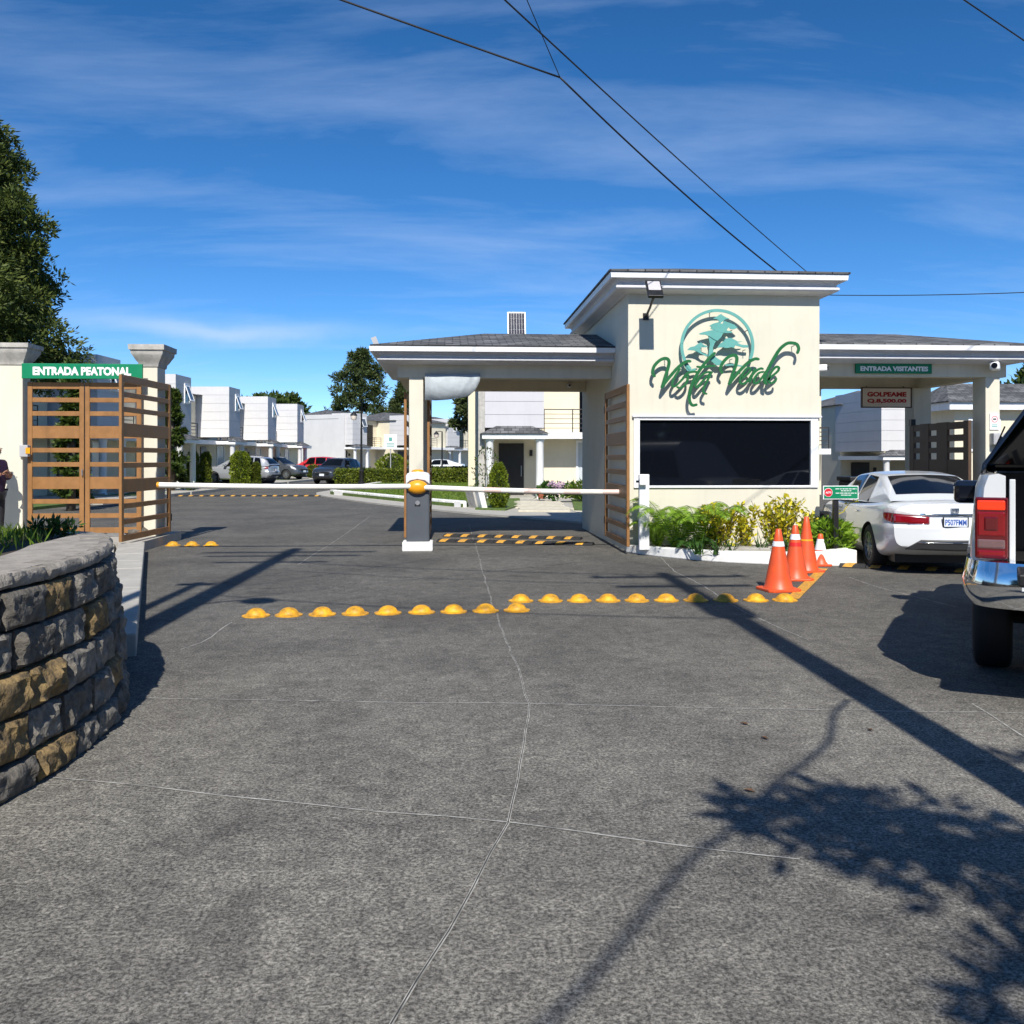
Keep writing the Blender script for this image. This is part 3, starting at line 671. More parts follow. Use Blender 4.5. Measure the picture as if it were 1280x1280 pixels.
# vehicle gate leaf of the left lane, swung towards the street
a, b = Vector((-5.60, 16.40, 0)), Vector((-5.44, 18.70, 0))
g1 = thing('gate_leaf', 'brown slatted gate leaf standing open beside the pedestrian gate', 'gate', a, math.atan2((b - a).y, (b - a).x), 'open vehicle gate leaves')
leaf(g1, 0, (b - a).length, 0.22, 3.09, extra_stiles=0, stile=0.10)
for k, zz in enumerate((0.5, 2.75)): MB().tube([(2.34, 0.0, zz - 0.07), (2.34, 0.0, zz + 0.07)], 0.03).build('hinge', 'black_metal', g1)
g2 = thing('gate_leaf', 'brown slatted gate leaf folded against the gatehouse tower wall', 'gate', (3.06, 15.83, 0), math.pi / 2, 'open vehicle gate leaves')
leaf(g2, 0, 2.3, 0.14, 2.92, extra_stiles=0, stile=0.10)
for k, zz in enumerate((0.45, 2.6)): MB().tube([(2.34, 0.0, zz - 0.07), (2.34, 0.0, zz + 0.07)], 0.03).build('hinge', 'black_metal', g2)
for x, lab in ((-0.85, 'brown gate leaf seen edge-on, left of the pillar behind the barrier cabinet'), (-0.40, 'brown gate leaf seen edge-on, right of the pillar behind the barrier cabinet')):
    g = thing('gate_leaf', lab, 'gate', (x, 18.4, 0), math.pi / 2, 'open vehicle gate leaves'); leaf(g, 0, 2.3, 0.10, 2.95, stile=0.10)
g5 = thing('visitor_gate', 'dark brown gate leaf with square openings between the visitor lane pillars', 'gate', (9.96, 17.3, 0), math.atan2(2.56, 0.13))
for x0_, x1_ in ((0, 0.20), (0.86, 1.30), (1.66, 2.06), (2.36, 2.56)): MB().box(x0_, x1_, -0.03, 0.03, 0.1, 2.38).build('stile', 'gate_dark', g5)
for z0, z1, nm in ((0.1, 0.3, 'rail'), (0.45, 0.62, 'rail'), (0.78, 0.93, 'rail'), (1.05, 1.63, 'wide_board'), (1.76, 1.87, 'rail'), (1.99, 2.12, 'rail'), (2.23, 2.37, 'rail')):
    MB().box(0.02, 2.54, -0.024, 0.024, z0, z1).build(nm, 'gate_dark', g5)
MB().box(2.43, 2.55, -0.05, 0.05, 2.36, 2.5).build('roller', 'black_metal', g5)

# gate pillars of the pedestrian side
def gate_pillar(label, x0, x1, y0, y1, zt, cap):
    g = thing('gate_pillar', label, 'pillar', ((x0 + x1) / 2, y0, 0.15), 0, 'cream gate pillars'); o = g.location
    MB(o).box(x0, x1, y0, y1, 0.15, zt).build('shaft', 'cream', g, bevel=0.01)
    rrings(MB(o), [(0.0, zt - 0.01), (0.02, zt), (0.03, zt + 0.07), (0.06, zt + 0.11), (0.11, zt + 0.20), (0.135, zt + 0.24), (0.14, zt + 0.30), (0.17, zt + 0.31), (0.175, zt + cap)], x0, x1, y0, y1, (1, 1, 1, 1), True, True).build('capital', 'old_concrete', g, smooth=30)
gate_pillar('cream gate pillar with stone capital right of the pedestrian gate', -5.87, -5.55, 18.28, 18.78, 3.40, 0.41)
gate_pillar('broad cream gate pillar at the left edge of the pedestrian gate', -9.4, -7.94, 18.05, 18.38, 3.40, 0.39)

# ================================================================== SIGNS AND FITTINGS
s1 = thing('pedestrian_sign', 'green board with white lettering over the pedestrian gate', 'sign', at(103, 473, 17.98))
p0, p1 = at(27, 473, 17.98), at(178, 455, 17.98)
MB(s1.location).box(p0.x, p1.x, 17.98, 18.03, p0.z, p1.z).build('board', 'green_sign', s1, bevel=0.006)
q0, q1 = at(41, 469, 17.98), at(164, 459, 17.98)
text('lettering', 'ENTRADA PEATONAL', ((q0.x + q1.x) / 2, 17.979, (q0.z + q1.z) / 2), q1.x - q0.x, q1.z - q0.z, 'sign_white', s1, 0.05, o=s1.location)
s2 = thing('visitor_sign', 'green board with white lettering on the beam over the visitor lane', 'sign', at(1117, 467, 17.14))
p0, p1 = at(1070, 466.5, 17.14), at(1165, 455, 17.14)
MB(s2.location).box(p0.x, p1.x, 17.14, 17.195, p0.z, p1.z).build('board', 'green_sign', s2, bevel=0.004)
q0, q1 = at(1075.5, 463.7, 17.14), at(1160, 458.2, 17.14)
text('lettering', 'ENTRADA VISITANTES', ((q0.x + q1.x) / 2, 17.139, (q0.z + q1.z) / 2), q1.x - q0.x, q1.z - q0.z, 'sign_white', s2, 0.045, o=s2.location)
s3 = thing('hanging_sign', 'hanging cream board with red price lettering under the visitor canopy', 'sign', at(1108, 509, 19.9))
p0, p1 = at(1078, 508.5, 19.9), at(1138.5, 485.5, 19.9)
MB(s3.location).box(p0.x, p1.x, 19.9, 19.94, p0.z, p1.z).build('board', 'sign_cream', s3, bevel=0.004)
fr = MB(s3.location); e = 0.02
fr.box(p0.x - e, p1.x + e, 19.885, 19.945, p0.z - e, p0.z); fr.box(p0.x - e, p1.x + e, 19.885, 19.945, p1.z, p1.z + e)
fr.box(p0.x - e, p0.x, 19.886, 19.944, p0.z, p1.z); fr.box(p1.x, p1.x + e, 19.886, 19.944, p0.z, p1.z); fr.build('frame', 'gate_dark', s3)
for k in (0.12, 0.88):
    xx = p0.x + (p1.x - p0.x) * k
    MB(s3.location).tube([(xx, 19.92, p1.z), (xx, 20.0, 3.24)], 0.008).build('hanger', 'black_metal', s3)
for txt, y0, y1 in (('GOLPEAME', 490, 495.8), ('Q.8,500.00', 498.6, 504.2)):
    q0, q1 = at(1084, y1, 19.9), at(1133, y0, 19.9)
    text('lettering', txt, ((q0.x + q1.x) / 2, 19.899, (q0.z + q1.z) / 2), q1.x - q0.x, q1.z - q0.z, 'sign_red', s3, 0.05, o=s3.location)
# small notice on a post in the planter
s4y = 14.05
s4 = thing('notice_sign', 'small green notice with a red stop disc on a dark post', 'sign', (at(1045, 690, s4y).x, s4y, 0.15))
p0, p1 = at(1028, 624, s4y), at(1072, 607, s4y)
MB(s4.location).box(p0.x, p1.x, s4y - 0.03, s4y - 0.01, p0.z, p1.z).build('border', 'sign_white', s4)
MB(s4.location).box(p0.x + 0.012, p1.x - 0.012, s4y - 0.034, s4y - 0.012, p0.z + 0.012, p1.z - 0.012).build('board', 'green_sign', s4)
cx = at(1034.2, 615.5, s4y)
MB(s4.location).lathe([(0.068, -0.037), (0.068, -0.030)], 20, (cx.x, s4y, cx.z), 'y').build('rim', 'sign_white', s4)
MB(s4.location).lathe([(0.062, -0.040), (0.062, -0.033)], 20, (cx.x, s4y, cx.z), 'y').build('stop_disc', 'stop_red', s4)
text('lettering', 'ALTO', (cx.x, s4y - 0.0405, cx.z), 0.09, 0.030, 'sign_white', s4, 0.03, 0.002, o=s4.location)
for (xa, xb, yy) in ((1043, 1069.5, 611), (1050, 1063.5, 613.4), (1043.5, 1069.5, 616.3), (1050, 1063.5, 618.8)):
    x = xa
    while x < xb:   # print too small to read: word-long dashes
        wd = random.uniform(2.0, 5.0); q0, q1 = at(x, yy + 0.42, s4y), at(min(x + wd, xb), yy - 0.42, s4y)
        MB(s4.location).box(q0.x, q1.x, s4y - 0.0355, s4y - 0.033, q0.z, q1.z).build('small_print', 'sign_white', s4); x += wd + 0.8
MB(s4.location).box(at(1042, 650, s4y).x, at(1048, 650, s4y).x, s4y - 0.008, s4y + 0.05, 0.15, p0.z + 0.1).build('post', 'black_metal', s4)

# the raised logo: ring, tree emblem and script on stand-off pins
LY = TY0 - 0.17
lg = thing('logo_sign', 'raised teal tree emblem and green script lettering on the tower front', 'sign', at(900, 465, LY))
def sg(c, Y=LY): return at(800 + c[0] / 6.095, 380 + c[1] / 6.095, Y)
def stroke(pts, w0, w1, name, m, Y, th=0.03, n=7):
    sp_ = spline([sg(p, Y).xz for p in pts], n); mb = MB(lg.location); L = []; Rr = []
    for i, p in enumerate(sp_):
        d = (sp_[min(i + 1, len(sp_) - 1)] - sp_[max(i - 1, 0)]).normalized(); nn = Vector((-d.y, d.x))
        t = i / (len(sp_) - 1); w = (w0 + (w1 - w0) * math.sin(math.pi * min(1, max(0, t)))) / 2
        L.append(p + nn * w); Rr.append(p - nn * w)
    rs = [[(a.x, Y, a.y), (b.x, Y, b.y), (b.x, Y + th, b.y), (a.x, Y + th, a.y)] for a, b in zip(L, Rr)]
    e0 = sp_[0]; mb.rings(rs)
    for e_ in (sp_[0], sp_[-1]): mb.lathe([(w0 / 2, 0.001), (w0 / 2, th - 0.001)], 12, (e_.x, Y, e_.y), 'y')
    return mb.build(name, m, lg)
def s1c(c): return ((808 + c[0] / 12.8 - 800) * 6.095, (430 + c[1] / 12.8 - 380) * 6.095)
def s2c(c): return ((895 + c[0] / 11.636 - 800) * 6.095, (420 + c[1] / 11.636 - 380) * 6.095)
def s3c(c): return ((845 + c[0] / 12.8 - 800) * 6.095, c[1] / 12.8 * 6.095)
rs = []
for i in range(72):
    a = R(221) - R(221 + 22) * i / 71
    pi_, po = sg(s3c((662 + 545 * math.cos(a), 670 - 545 * math.sin(a))), LY + 0.03), sg(s3c((662 + 592 * math.cos(a), 670 - 592 * math.sin(a))), LY + 0.03)
    rs.append([(po.x, LY + 0.03, po.z), (pi_.x, LY + 0.03, pi_.z), (pi_.x, LY + 0.05, pi_.z), (po.x, LY + 0.05, po.z)])
MB(lg.location).rings(rs).build('ring', 'logo_teal', lg)
PADS = [[(590, 230), (650, 204), (690, 175), (720, 160), (755, 190), (800, 215), (860, 235), (790, 245), (730, 290), (700, 310), (670, 250)],
        [(530, 350), (590, 315), (680, 290), (740, 320), (770, 270), (850, 300), (930, 330), (985, 380), (930, 405), (870, 400), (840, 370), (800, 430), (760, 462), (700, 450), (640, 430), (550, 395), (575, 370)],
        [(370, 470), (440, 448), (520, 430), (600, 415), (700, 436), (765, 450), (722, 530), (660, 590), (600, 560), (540, 520), (470, 490), (390, 490)],
        [(800, 420), (890, 440), (905, 462), (850, 462), (765, 462)],
        [(660, 700), (700, 640), (760, 600), (800, 550), (880, 540), (940, 570), (990, 600), (1070, 596), (985, 622), (1050, 650), (1160, 660), (1155, 695), (1080, 697), (950, 660), (930, 702), (880, 690), (820, 705), (740, 692)],
        [(180, 735), (230, 690), (300, 675), (350, 640), (400, 612), (440, 650), (520, 680), (470, 692), (402, 692), (390, 740), (420, 780), (505, 808), (505, 842), (400, 795), (340, 760), (290, 742)],
        [(520, 515), (600, 500), (665, 560), (625, 620), (592, 700), (602, 780), (640, 850), (700, 890), (770, 922), (750, 972), (650, 982), (590, 930), (516, 872), (530, 760), (546, 640)],
        [(110, 930), (175, 960), (240, 1045), (300, 1028), (345, 1030), (335, 1052), (250, 1082), (180, 1066)],
        [(780, 966), (900, 956), (1070, 984), (1060, 1004), (900, 980), (800, 992)]]
em = MB(lg.location)
for k, pd in enumerate(PADS):
    y = LY + 0.020 + 0.003 * k
    em.prism([sg(s3c(p), LY + 0.03).xz[:] for p in pd], y, y + 0.02)
em.build('tree_emblem', 'logo_teal', lg)
WORD1 = [[(132, 512), (100, 460), (130, 350), (220, 258), (310, 230), (362, 270), (350, 380), (300, 530), (250, 690)],
         [(250, 690), (360, 545), (480, 405), (580, 315), (660, 275), (702, 278)],
         [(540, 400), (472, 500), (418, 610), (426, 676), (478, 662), (570, 570)],
         [(480, 664), (572, 570), (648, 490), (664, 560), (622, 650), (548, 704), (500, 690)],
         [(590, 540), (660, 468), (760, 442), (826, 452)],
         [(1092, 148), (1000, 232), (905, 350), (822, 470), (752, 600), (708, 720), (688, 840), (700, 930), (742, 980), (800, 972)],
         [(818, 362), (900, 372), (1000, 352), (1092, 350)],
         [(1052, 452), (966, 452), (882, 502), (806, 600), (788, 676), (830, 676), (930, 562), (1046, 450)],
         [(1046, 450), (972, 600), (912, 720), (922, 780), (962, 796)]]
WORD2 = [[(92, 532), (64, 480), (108, 380), (190, 300), (270, 280), (306, 320), (290, 430), (240, 560), (194, 695)],
         [(194, 695), (300, 560), (400, 452), (490, 372), (570, 332), (618, 336)],
         [(368, 622), (440, 572), (502, 505), (476, 462), (424, 500), (362, 600), (350, 672), (402, 694), (472, 640), (526, 560)],
         [(566, 480), (532, 560), (492, 668)], [(516, 590), (580, 512), (650, 472), (682, 478)],
         [(690, 520), (624, 540), (562, 620), (558, 682), (612, 672), (690, 582), (724, 520)],
         [(1190, 242), (1206, 182), (1180, 122), (1110, 100), (1032, 110), (940, 182), (860, 300), (782, 440), (730, 552), (708, 660), (732, 690)],
         [(736, 650), (820, 582), (902, 512), (918, 462), (880, 448), (822, 502), (780, 582), (768, 654), (802, 684), (862, 662), (878, 620)]]
for nm, st, f_ in (('first_word', WORD1, s1c), ('second_word', WORD2, s2c)):
    for i, pts in enumerate(st):
        big = nm == 'first_word' and i in (0, 1, 5) or nm == 'second_word' and i in (0, 1, 6)
        stroke([f_(p) for p in pts], 0.046 if big else 0.034, 0.055 if big else 0.040, nm, 'logo_green', LY - 0.012 - 0.0015 * i)
for c in ((545, 60), (820, 200), (320, 300), (700, 200), (480, 320), (1175, 318), (200, 420), (505, 470), (700, 420), (920, 520), (800, 350)):
    p = sg(c, LY + 0.04)
    MB(lg.location).tube([(p.x, LY + 0.03, p.z), (p.x, TY0 + 0.01, p.z)], 0.007, 6).build('standoff_pin', 'black_metal', lg)

# floodlight on its arm
fb = at(807, 396, TY0)
fl = thing('floodlight', 'black solar floodlight on an arm at the tower front', 'lamp', fb)
MB().box(-0.05, 0.05, -0.03, -0.001, -0.06, 0.06).build('wall_plate', 'black_metal', fl)
MB().tube([(0, -0.02, 0), (0, -0.35, 0.10), (0, -0.62, 0.22)], 0.022, 8).build('arm', 'black_metal', fl)
hd = MB().box(-0.13, 0.13, -0.20, 0.20, -0.03, 0.03); hd.xf(Matrix.Translation((0, -0.70, 0.36)) @ Matrix.Rotation(R(50), 4, 'X'))
hd = hd.build('housing', 'black_metal', fl, bevel=0.008)
ln = MB().box(-0.105, 0.105, -0.06, 0.165, 0.031, 0.036); ln.xf(Matrix.Translation((0, -0.70, 0.36)) @ Matrix.Rotation(R(50), 4, 'X')); ln.build('lens', 'tail_clear', hd)
def security_camera(label, p, yaw=0.0, sc=1.0):
    t = thing('security_camera', label, 'camera', p, yaw, 'white security cameras')
    MB().box(-0.03 * sc, 0.03 * sc, -0.03, 0.0, -0.03 * sc, 0.05 * sc).build('bracket', 'box_grey', t)
    bd = MB().box(-0.055 * sc, 0.055 * sc, -0.26 * sc, -0.02, -0.05 * sc, 0.05 * sc).build('housing', 'sign_white', t, bevel=0.02 * sc)
    MB().lathe([(0.035 * sc, -0.275 * sc), (0.04 * sc, -0.25 * sc)], 14, (0, 0, 0), 'y').build('lens', 'black_gloss', bd)
    return t
security_camera('white security camera on the visitor lane pillar', at(1245, 459, 17.2) + Vector((0, 0, 0)), R(-35), 1.5)
security_camera('white security camera at the right corner of the tower', Vector((TX1, 16.75, 3.3)), R(60), 1.2)
security_camera('small dark camera box under the left canopy beam', Vector((2.75, 21.42, 3.32)), 0, 0.8)
# notice and meter box on the right pillar
nt_ = thing('pillar_notice', 'white notice with a red ring on the visitor lane pillar', 'sign', at(1242.5, 537, 17.2))
p0, p1 = at(1237, 537, 17.2), at(1248.5, 517, 17.2)
MB(nt_.location).box(p0.x, p1.x, 17.185, 17.207, p0.z, p1.z).build('board', 'sign_white', nt_)
c_ = at(1242.7, 524, 17.2); rg = [(0.052, 0.0), (0.062, 0.0), (0.062, 0.004), (0.052, 0.004), (0.052, 0.0)]
MB(nt_.location).lathe([(r, 17.181 + h) for r, h in rg], 18, (c_.x, 0, c_.z), 'y', False).build('ring_symbol', 'stop_red', nt_)
MB(nt_.location).box(c_.x - 0.03, c_.x + 0.03, 17.1815, 17.186, c_.z - 0.012, c_.z + 0.014).build('symbol', 'black_metal', nt_)
for zz in (-0.115, -0.145): MB(nt_.location).box(c_.x - 0.055, c_.x + 0.055, 17.182, 17.186, c_.z + zz, c_.z + zz + 0.014).build('small_print', 'logo_teal', nt_)
mbx = thing('meter_box', 'grey electric box with a conduit on the visitor lane pillar', 'box', at(1244, 585, 17.2))
p0, p1 = at(1237, 556, 17.2), at(1252, 541.5, 17.2)
MB(mbx.location).box(p0.x, p1.x, 17.06, 17.207, p0.z, p1.z).build('box', 'box_grey', mbx, bevel=0.012)
MB(mbx.location).box(p0.x + 0.02, p1.x - 0.02, 17.052, 17.061, p0.z + 0.02, p1.z - 0.03).build('lid', 'box_grey', mbx, bevel=0.004)
MB(mbx.location).tube([((p0.x + p1.x) / 2, 17.15, p0.z + 0.01), ((p0.x + p1.x) / 2, 17.17, 0.3)], 0.025).build('conduit', 'black_metal', mbx)
# solar panels on the left canopy roof
sp1 = thing('solar_panel', 'upright small solar panel standing on the left canopy roof', 'solar panel', at(646, 420, 19.86))
p0, p1 = at(635, 420, 19.86), at(658, 389, 19.86); ww = p1.x - p0.x; hh = p1.z - p0.z
def panel(t, w, h, mtx, nx, nz):
    MB().box(-w / 2, w / 2, 0, 0.03, 0, h).xf(mtx).build('frame', 'fascia', t)
    for i in range(nx):
        for j in range(nz):
            cw, ch = (w - 0.05) / nx, (h - 0.05) / nz
            MB().box(-w / 2 + 0.025 + i * cw + 0.0022, -w / 2 + 0.025 + (i + 1) * cw - 0.0022, -0.003, 0.002, 0.025 + j * ch + 0.002, 0.025 + (j + 1) * ch - 0.002).xf(mtx).build('cell', 'solar', t)
panel(sp1, ww, hh * 1.03, Matrix.Rotation(R(-14), 4, 'X'), 6, 4)
MB().tube([(0, 0.02, -0.05), (0, 0.25, 0.3)], 0.012).build('strut', 'steel', sp1)
sp2 = thing('solar_panel', 'flat solar panel lying low on the left canopy roof', 'solar panel', at(562, 424.5, 18.9))
panel(sp2, 0.62, 0.5, Matrix.Rotation(R(-80), 4, 'X'), 4, 3)
MB().tube([(0, 0.1, -0.15), (0, 0.1, 0.02)], 0.012).build('strut', 'steel', sp2)
bx_ = thing('beacon', 'small grey fitting on the corner of the left canopy roof', 'fitting', (-1.36, 17.72, 3.79))
MB().box(-0.05, 0.05, -0.01, 0.02, 0, 0.15).xf(Matrix.Rotation(R(-22), 4, 'Y')).build('plate', 'box_grey', bx_)
MB().box(-0.02, 0.02, 0.021, 0.05, 0, 0.05).build('foot', 'box_grey', bx_)
# translucent sheet hung under the left canopy beam
ty = 17.97
tp_ = [(531, 470, 500), (545, 470, 500.5), (560, 470, 499.5), (575, 470, 497.5), (586, 470, 495), (594, 470, 488), (600, 470, 476)]
rs = []
for i, (x, t0, t1) in enumerate(tp_):
    a, b = at(x, t0 - 3, ty), at(x, t1, ty)
    rs.append([(a.x, ty + 0.004 * math.sin(i * 2.1), a.z), (a.x + 0.004, ty + 0.004 + 0.008 * math.sin(i * 1.7), (a.z + b.z) / 2), (b.x, ty + 0.008 + 0.010 * math.sin(i * 1.3), b.z)])
th_ = thing('hanging_sheet', 'pale plastic sheet sagging under the left canopy beam', 'sheet', at(560, 490, ty))
mb = MB(th_.location); mb.rings(rs, False, False, False); so = mb.build('sheet', 'tarp', th_, smooth=180)
sm = so.modifiers.new('s', 'SOLIDIFY'); sm.thickness = 0.004
MB(th_.location).tube([(rs[0][0][0], ty, rs[0][0][2]), (rs[-1][0][0], ty, rs[-1][0][2])], 0.012).build('rod', 'steel', th_)

# ================================================================== BARRIER
bp_ = W(-1.69, 16.8)
ba = thing('boom_barrier', 'grey barrier cabinet with amber hub and two white booms across the lanes', 'barrier', bp_, 0)
MB().box(-0.27, 0.27, -0.24, 0.24, 0, 0.17).build('plinth', 'white_kerb', ba, bevel=0.02)
MB().box(-0.20, 0.21, -0.18, 0.18, 0.17, 1.30).build('cabinet', 'cabinet_grey', ba, bevel=0.025)
hoodp = [(-0.205, 1.19), (-0.13, 1.255), (0, 1.28), (0.135, 1.255), (0.215, 1.19), (0.215, 1.34), (0.19, 1.385), (0.10, 1.41), (-0.09, 1.41), (-0.18, 1.385), (-0.205, 1.34)]
MB().prism(hoodp, -0.20, 0.20).build('hood', 'hood_silver', ba, bevel=0.015)
MB().lathe([(0.0, 1.455), (0.06, 1.45), (0.10, 1.435), (0.115, 1.41), (0.115, 1.395)], 18, (0.0, 0, 0), 'z', False).build('warning_lamp', 'amber', ba, smooth=50)
hub = MB(); rs = []
for k in range(7):
    a = k / 6 * math.pi / 2; rs.append([(0.185 * math.cos(2 * math.pi * j / 24) * math.cos(a) + 0.0, -0.21 - 0.10 * math.sin(a), 1.14 + 0.125 * math.sin(2 * math.pi * j / 24) * math.cos(a) * 1.0) for j in range(24)])
rs = [[(x, -0.17, z) for x, y, z in rs[0]]] + rs[:-1]
hub.rings(rs).build('hub', 'amber', ba, smooth=40)
MB().lathe([(0.04, -0.185), (0.04, -0.178)], 16, (0.0, 0, 0.86), 'y').build('lock', 'steel', ba)
MB().box(-0.05, 0.05, -0.1835, -0.178, 0.80, 0.845).build('maker_plate', 'black_metal', ba)
def boom(x0, z0, x1, z1, yb):
    pts = [(x0 + (x1 - x0) * k / 10, yb, z0 + (z1 - z0) * k / 10 - 0.02 * math.sin(k / 10 * math.pi)) for k in range(11)]
    o_ = MB().tube(pts, 0.047, 12).build('boom', 'arm_white', ba, smooth=60)
    return o_, pts
bl, _ = boom(-0.12, 1.155, -4.46, 1.19, -0.24)
MB().tube([(-4.46, -0.24, 1.19), (-4.50, -0.24, 1.19)], 0.051, 12).build('end_cap', 'amber', bl)
br_, pts = boom(0.12, 1.135, 3.66, 1.045, -0.24)
for k in (3, 5, 7, 9):
    a, b = Vector(pts[k]), Vector(pts[k + 1] if k < 9 else pts[10]); MB().tube([a, b.lerp(a, 0.15)], 0.0485, 12).build('faded_band', 'arm_red', br_, smooth=60)
MB().tube([pts[10], (3.70, -0.24, 1.044)], 0.051, 12).build('end_cap', 'arm_red', br_)

# ================================================================== ROAD STUDS, CONES, SPEED BUMPS
DG = 'yellow road domes'
dome = thing('road_dome', 'yellow dome', 'road stud', (0, 0, 0), 0, DG); used = []
dm = MB().lathe([(0.125, 0.0), (0.125, 0.008), (0.106, 0.018), (0.098, 0.034), (0.082, 0.056), (0.057, 0.073), (0.028, 0.082), (0.001, 0.085)], 20, caps=False).build('dome', 'yellow_dome', dome, smooth=50)
fl_ = MB().lathe([(0.145, 0.0), (0.145, 0.010), (0.10, 0.018), (0.10, 0.0)], 20, caps=False).build('flange', 'yellow_dome', dome, smooth=40)
ORD = ['first', 'second', 'third', 'fourth', 'fifth', 'sixth', 'seventh', 'eighth', 'ninth', 'tenth']
for i, x in enumerate((320, 361, 403, 444, 485, 527, 567, 607, 646)):
    place(dome, used, f'yellow dome stud, {ORD[i]} from the left in the nearer row across the left lane', ground(x, 770 - i * 0.85), random.uniform(0, 6))
for i, x in enumerate((651, 688, 724, 760, 796, 833, 870, 907, 945, 981)):
    place(dome, used, f'yellow dome stud, {ORD[i]} from the left in the row ending at the traffic cones', ground(x, 751.5 - i * 0.1), random.uniform(0, 6))
for i, x in enumerate((216, 240, 264)):
    place(dome, used, f'yellow dome stud, {ORD[i]} from the open gate leaf in the row of three', ground(x, 682), random.uniform(0, 6))

def cone(label, p, h, rot, bands, base=0.21):
    t = thing('traffic_cone', label, 'traffic cone', p, rot, 'orange traffic cones')
    MB().slab([(-base, -base + 0.05), (-base + 0.05, -base), (base - 0.05, -base), (base, -base + 0.05), (base, base - 0.05), (base - 0.05, base), (-base + 0.05, base), (-base, base - 0.05)], 0.0, 0.035).build('foot', 'cone_orange', t, bevel=0.008)
    r0, r1 = base * 0.80, 0.032
    def rr(z): return r0 + (r1 - r0) * (z - 0.035) / (h - 0.035)
    MB().lathe([(r0 + 0.012, 0.034), (r0, 0.06)] + [(rr(z), z) for z in np.linspace(0.07, h - 0.01, 8)] + [(r1 * 0.8, h), (r1 * 0.55, h - 0.002)], 24).build('body', 'cone_orange', t, smooth=50)
    for z0, z1, m_ in bands: MB().lathe([(rr(z0 * h) + 0.001, z0 * h), (rr(z0 * h) + 0.003, z0 * h + 0.001), (rr(z1 * h) + 0.003, z1 * h - 0.001), (rr(z1 * h) + 0.001, z1 * h)], 24, caps=False).build('band', m_, t, smooth=50)
cone('large orange traffic cone with one white band, nearest of the four', ground(973, 738), 0.77, R(8), [(0.72, 0.80, 'reflective_white')], 0.22)
cone('orange traffic cone with a white and a red band', ground(994, 724.5), 0.74, R(-6), [(0.74, 0.84, 'reflective_white'), (0.62, 0.69, 'cone_red_band')], 0.21)
cone('tall plain orange traffic cone beside the planter kerb', ground(1008, 714.5), 0.80, R(12), [(0.565, 0.595, 'amber')], 0.21)
cone('short orange traffic cone with a broad white sleeve', ground(1025.5, 707), 0.49, R(3), [(0.50, 0.84, 'reflective_white')], 0.155)

def bump(label, p0, p1, n, first, h=0.055, w=0.32, yw=0.36):
    d = (p1 - p0); L = d.length; t = thing('speed_bump', label, 'speed bump', p0, math.atan2(d.y, d.x), 'black and yellow rubber speed bumps')
    prof = [(-w / 2, 0.0), (-w / 2, 0.012), (-w / 3, h * 0.7), (-w / 8, h), (w / 8, h), (w / 3, h * 0.7), (w / 2, 0.012), (w / 2, 0.0)]
    seg = L / n
    for i in range(n):
        a, b = i * seg + 0.006, (i + 1) * seg - 0.006; c = (a + b) / 2 + first
        q = MB().rings([[(a, y, z) for y, z in prof], [(b, y, z) for y, z in prof]]).build('segment', 'rubber', t)
        yp = prof[1:7]
        MB().rings([[(c - seg * yw / 2 + (y / w) * 0.10, y * 0.96, z + 0.004) for y, z in yp], [(c + seg * yw / 2 + (y / w) * 0.10, y * 0.96, z + 0.004) for y, z in yp]], False, False, False).build('yellow_mark', 'yellow_paint', q)
bump('rubber speed bump behind the barrier, the one farther from the street', ground(556, 670.5), ground(727, 674.5), 8, -0.04)
bump('rubber speed bump behind the barrier, the one nearer the street', ground(548, 677.0), ground(742, 681.5), 8, -0.02)
bump('rubber speed bump in front of the white sedan', ground(1050, 708.0), ground(1262, 718.5), 6, -0.02)
bump('long rubber speed bump far across the inner street', ground(208, 620.5), ground(404, 620.5), 15, 0)

# ================================================================== PLANTER
pl = thing('planter', 'white-kerbed curved planting bed below the guard window', 'planter', (4.8, 15.2, 0))
PK = spline([(3.10, 16.28), (3.24, 15.95), (3.60, 15.35), (4.25, 14.62), (4.95, 14.22), (5.55, 14.0), (6.08, 13.88)], 6)
rs = []
for i, p in enumerate(PK):
    d = (PK[min(i + 1, len(PK) - 1)] - PK[max(i - 1, 0)]).normalized(); n = Vector((-d.y, d.x)); t = i / (len(PK) - 1)
    h = 0.13 + 0.10 * t + 0.05 * max(0, t - 0.8) * 5; q = p + n * 0.15
    rs.append([(p.x, p.y, 0), (q.x, q.y, 0), (q.x, q.y, h), (p.x, p.y, h)])
MB(pl.location).rings([r[::-1] for r in rs]).build('kerb', 'white_kerb', pl, bevel=0.018)
MB(pl.location).box(6.06, 6.22, 13.90, 16.1, 0, 0.25).build('kerb', 'white_kerb', pl, bevel=0.018)
MB(pl.location).slab([p[:] for p in [q + Vector((0.03, 0.1)) for q in PK]] + [(6.1, 16.29), (3.16, 16.29)], 0.01, 0.12).build('soil', 'soil', pl)
for x0, x1 in ((4.35, 5.15), (5.17, 5.85)): MB(pl.location).slab([(x0, 14.95), (x1, 14.72), (x1, 15.1), (x0, 15.3)], 0.1, 0.21).build('lid', 'concrete', pl, bevel=0.01)
wp = thing('reader_post', 'white post with a small camera among the ferns', 'post', W(2.24, 15.9, 0.1))
MB().box(-0.085, 0.085, -0.05, 0.05, 0, 1.28).build('post', 'white_paint', wp, bevel=0.008)
MB().box(-0.10, 0.02, -0.14, -0.051, 1.10, 1.22).build('camera_body', 'sign_white', wp, bevel=0.012)
MB().tube([(-0.10, -0.09, 1.16), (-0.15, -0.09, 1.16)], 0.02).build('lens', 'black_gloss', wp)
rk = MB((0, 0, 0)); 
bm = bmesh.new(); bmesh.ops.create_icosphere(bm, subdivisions=3, radius=1)
